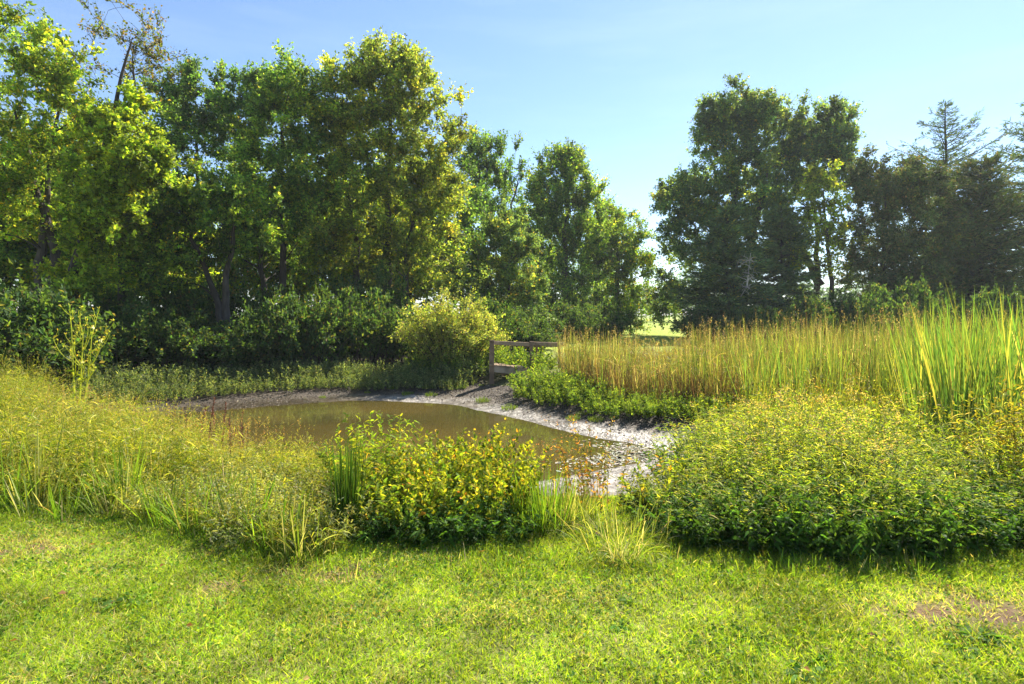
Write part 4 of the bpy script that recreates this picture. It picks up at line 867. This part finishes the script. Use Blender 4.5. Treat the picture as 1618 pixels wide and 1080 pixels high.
for px in range(690, 850, 16):
    band('low', low, px+rng.uniform(-6, 6), rng.uniform(18.9, 20.2), rng.uniform(1.4, 2.0), 'sunlit leafy plant growing round the wooden dock', 'leafy plants round the dock')
for i, (px, d, w_, h) in enumerate([(868, 33, 1.9, 1.9), (905, 34, 2.0, 2.1), (945, 36, 2.0, 2.2), (962, 38, 1.7, 2.2), (1125, 38, 1.9, 2.2), (1150, 37, 2.2, 2.6), (820, 27, 1.7, 1.7), (790, 25, 1.5, 1.6)]):
    x = X(px, d); copy_thing(UND[i % 3][0], UND[i % 3][1], (x, d, gz(x, d)-.02), rng.uniform(0, 6), (w_, w_, h), 'dark bush at the foot of the middle trees beyond the dock', 'bushes below the middle trees')
tries = 0; nsp = 0
while nsp < 34 and tries < 3000:
    tries += 1; x = rng.uniform(-7, 5); y = rng.uniform(8.5, 18); sd_ = float(shore_dist(np.array([x]), np.array([y]))[0])
    if not (.5 < sd_ < 2.2) or y < 10 and x < 1.5: continue
    k = ('low', int(rng.integers(2))); nsp += 1; s_ = rng.uniform(.16, .38)
    copy_thing(first[k][0], first[k][1], (x, y, gz(x, y)-.01), rng.uniform(0, 6), s_, 'small green seedling sprouting on the bare mud', 'seedlings on the mud')
# reeds ---------------------------------------------------------------
rng = np.random.default_rng(66)
reed_poly = [(X(886, 15.8), 15.8), (X(950, 13.9), 13.9), (X(1060, 12.7), 12.7), (X(1180, 11.8), 11.8), (X(1320, 11.0), 11.0), (X(1450, 10.2), 10.2), (X(1660, 9.4), 9.4), (X(1680, 16), 16), (X(1500, 21), 21), (X(1000, 21), 21), (X(884, 19.3), 19.3)]
p = region(rng, 24000, reed_poly); N = len(p); P = ground_pts(p[:, 0], p[:, 1])
fx = p[:, 0]/p[:, 1]; k_ = sstep(.15, .8, fx); hm = fbm(p[:, 0]*1.1, p[:, 1]*1.1, 91); hf = fbm(p[:, 0]*3.3, p[:, 1]*3.3, 93)
keep = rng.random(N) < (.3+.95*sstep(.35, .6, hf))*(1-.8*sstep(.72, .8, fx)*(1-sstep(11, 13, p[:, 1]))); p = p[keep]; P = P[keep]; k_ = k_[keep]; hm = hm[keep]; hf = hf[keep]; N = len(p)
H = (1.45+.45*k_)*(.5+.95*hm+.35*(hf-.4))*rng.uniform(.55, 1.15, N)
ln = np.abs(rng.normal(0, .21, N)); az = rng.uniform(0, 2*PI, N)+0*ln; D = norm(np.stack([np.cos(az)*ln, np.sin(az)*ln, np.ones(N)], 1))
H *= 1-.35*np.exp(-(((P[:, 0]/P[:, 1]-.25)/.045)**2)); hg = .75+.5*sstep(.35, .6, hf)[:, None]
grn = pick(rng, N, [((.15, .19, .045), 4), ((.24, .26, .06), 3), ((.07, .11, .03), 5)])*hg; brn = pick(rng, N, [((.24, .19, .09), 4), ((.15, .11, .06), 5), ((.40, .35, .20), 2.5), ((.20, .125, .07), 1.2), ((.09, .07, .04), 4)])*hg
isb = (rng.random(N) < np.clip(.62-.5*k_+1.5*(fbm(p[:, 0]*.5, p[:, 1]*.5, 95)-.45), .08, .9))[:, None]
b1 = curved(rng, P, D, H, rng.uniform(.008, .018, N), rng.uniform(0, .3, N)*(ln+.2)*2, np.where(isb, brn, grn), K=7, up=.02, prof=np.interp(np.linspace(0, 1, 7), [0, .3, .8, 1], [.8, 1, .6, .02]))
# bent and broken dead leaves
n2b = 16000
p2 = region(rng, n2b, reed_poly); P2 = ground_pts(p2[:, 0], p2[:, 1]); P2[:, 2] += rng.uniform(.05, 1.15, n2b)*(.5+.9*fbm(p2[:, 0]*1.1, p2[:, 1]*1.1, 91))
az = rng.uniform(0, 2*PI, n2b); D2_ = norm(np.stack([np.cos(az), np.sin(az), rng.uniform(-.3, 2.2, n2b)], 1))
b2 = curved(rng, P2, D2_, rng.uniform(.15, .5, n2b), .012, rng.uniform(.3, 1.6, n2b), pick(rng, n2b, [((.36, .28, .13), 3), ((.18, .12, .06), 4), ((.22, .25, .05), 4), ((.5, .44, .27), 1)]), K=5, up=.3)
# feathery brown seed plumes
sel = rng.random(N) < .12; tp = P[sel]+D[sel]*H[sel][:, None]*.93; m = len(tp); ii = np.repeat(np.arange(m), 9)
b3 = leafs(rng, tp[ii]+rng.normal(0, 1, (m*9, 3))*[.015, .015, .06], norm(rsph(rng, m*9)+[0, 0, 1]), .05, .014, pick(rng, m*9, [((.30, .22, .13), 3), ((.20, .14, .085), 3), ((.40, .34, .2), 1.5)]), .2)
# thin nodding grass stems standing in front of the reeds
p3 = region(rng, 900, [(X(1090, 9.6), 9.6), (X(1200, 8.7), 8.7), (X(1420, 8.9), 8.9), (X(1500, 9.5), 9.5), (X(1480, 10.5), 10.5), (X(1180, 11), 11)]); P3 = ground_pts(p3[:, 0], p3[:, 1])
st3, lv3, _ = herb(rng, P3, rng.uniform(.5, 1.15, 900), rng.normal(0, .22, (900, 2)), 6, .22, .013, lift(P_YW, .9), droop=.5, stemw=.006)
front = [(X(905, 15.4), 15.4), (X(950, 13.8), 13.8), (X(1060, 12.5), 12.5), (X(1180, 11.6), 11.6), (X(1320, 10.8), 10.8), (X(1450, 10.0), 10.0), (X(1460, 11.4), 11.4), (X(1320, 12.3), 12.3), (X(1180, 13.2), 13.2), (X(1060, 14.3), 14.3), (X(960, 15.6), 15.6), (X(915, 17), 17)]
n4 = 7000; p4 = region(rng, n4, front); k4 = fbm(p4[:, 0]*2.6, p4[:, 1]*2.6, 99); p4 = p4[k4 > .42]; n4 = len(p4); P4 = ground_pts(p4[:, 0], p4[:, 1])
a4 = rng.normal(0, .16, (n4, 2)); h4 = rng.uniform(.35, 1.05, n4)
b4 = curved(rng, P4, norm(np.append(a4, np.ones((n4, 1)), 1)), h4, rng.uniform(.009, .018, n4), rng.uniform(0, .3, n4), pick(rng, n4, [((.10, .07, .045), 5), ((.17, .11, .065), 4), ((.06, .05, .03), 3), ((.30, .22, .12), 1.5)]), K=5, up=.02)
veg('reed_bed', [b1, b2, b3, b4, st3, lv3], 'dense bed of straw-brown and green reeds behind the pond', 'reeds')
# cattail plants
P_CT = lift([((.085, .145, .035), 5), ((.13, .18, .04), 4), ((.20, .21, .05), 3), ((.055, .10, .03), 3), ((.36, .29, .12), 1.2)], 1.45)
def cattail_geo(seed, spike):
    rg = np.random.default_rng(seed); n_ = 15
    az = rg.uniform(0, 2*PI, n_); l_ = rg.uniform(.02, .36, n_); P = np.stack([np.cos(az)*.03, np.sin(az)*.03, np.zeros(n_)], 1)
    D = norm(np.stack([np.cos(az)*l_, np.sin(az)*l_, np.ones(n_)], 1)); h = rg.uniform(1.35, 2.2, n_)
    lv = curved(rg, P, D, h, rg.uniform(.011, .019, n_), rg.choice([0.02, .10, .25, .65], n_, p=[.32, .3, .23, .15]), pick(rg, n_, P_CT), K=9, up=.02, prof=np.interp(np.linspace(0, 1, 9), [0, .3, .8, 1], [.75, 1, .65, .02]))
    return lv, spike, rg
def put_cattail(seed, spike, x, y, label, group, s=1.):
    lv, spike, rg = cattail_geo(seed, spike); r = empty('cattail', (x, y, gz(x, y)-.03), 0, label, 'cattail', group); kids = [build('leaves', [lv], M_herb, r)]
    if spike:
        hh = spike; lx = rg.uniform(-.12, .12); u = np.linspace(0, 1, 7); path = np.stack([lx*u**2, u*0, hh*u], 1)
        kids.append(build('stem', [tubes(path[None], np.full((1, 7), .0045), np.array((.16, .17, .05)), 5)], M_stem, r))
        a = path[-2]; b = path[-1]; t = np.linspace(0, 1, 8)[:, None]; dirv = norm((b-a)[None])[0]; pp = b-dirv*.16+dirv*.17*t
        rd = .0145*np.array([.25, .85, 1, 1, 1, 1, .85, .2]); kids.append(build('seed_head', [tubes(pp[None], rd[None], np.array((.15, .06, .025)), 10)], M_dry, r, smooth=True))
    r.scale = (s, s, s); return r, kids
rng = np.random.default_rng(77)
cp = []
spotsC = []
for i in range(110): px = 1430+250*rng.random()**.8; d = rng.uniform(7.7, 10.3); spotsC.append((px, d))
for i in range(80): px = rng.uniform(1180, 1500); d = rng.uniform(10.6, 13.5)*1.0; spotsC.append((px, d))
for i in range(40): px = rng.uniform(930, 1250); d = rng.uniform(13.5, 17); spotsC.append((px, d))
for i in range(26): spotsC.append((rng.uniform(1488, 1665), rng.uniform(6.5, 7.9)))
for i in range(14): spotsC.append((rng.normal(1528, 9), rng.uniform(7.7, 8.2)))
for i, (px, d) in enumerate(spotsC):
    x = X(px, d); s = rng.uniform(.95, 1.22)*(1.0 if px > 1430 else (.8 if px > 1180 else .62)); lb = 'tall green cattail plant without a seed head in the stand on the right'; gp = 'cattail plants'
    if i < 6: cp.append(put_cattail(300+i, None, x, d, lb, gp, s))
    else: k = i % 6; copy_thing(cp[k][0], cp[k][1], (x, d, gz(x, d)-.03), rng.uniform(0, 6.28), s, lb, gp)
for px, py, d, lb in [(1550, 522, 8.3, 'cattail with the highest fat brown seed head near the right edge'), (1536, 562, 8.1, 'cattail with a leaning brown seed head below the highest one')]:
    x = X(px, d); put_cattail(int(px), Z(py-10, d)-gz(x, d), x, d, lb, None)
x = X(1612, 6.4); r, kids = put_cattail(377, None, x, 6.4, 'nearest tall cattail cut by the right edge, its leaf tip highest of all', None, 1.12)
for i, (px, py, d) in enumerate([(1376, 545, 11.5), (1445, 500, 12), (1205, 520, 13.5), (1300, 512, 13), (1462, 508, 11), (1500, 500, 11.5)]):
    x = X(px, d); put_cattail(400+i, Z(py-8, d)-gz(x, d), x, d, 'slender cattail with a small dark seed head deep in the stand', 'seed-headed cattails in the stand', .9)

# ------------------------------------------------------------------ air
M_haze, t, out = nodes('haze'); pv = t.nodes.new('ShaderNodeVolumePrincipled')
pv.inputs['Color'].default_value = (.86, .92, 1, 1); pv.inputs['Density'].default_value = .00045; pv.inputs['Anisotropy'].default_value = .2
t.links.new(pv.outputs[0], out.inputs['Volume'])
v = np.array([(x, y, z) for z in (-4, 24) for x, y in ((-950, -70), (950, -70), (950, 1850), (-950, 1850))], float)
f = np.array([[0, 3, 2, 1], [4, 5, 6, 7], [0, 1, 5, 4], [1, 2, 6, 5], [2, 3, 7, 6], [3, 0, 4, 7]])
hz = tag(build('haze', [(v, [f], np.ones((8, 3)))], M_haze), kind='stuff')
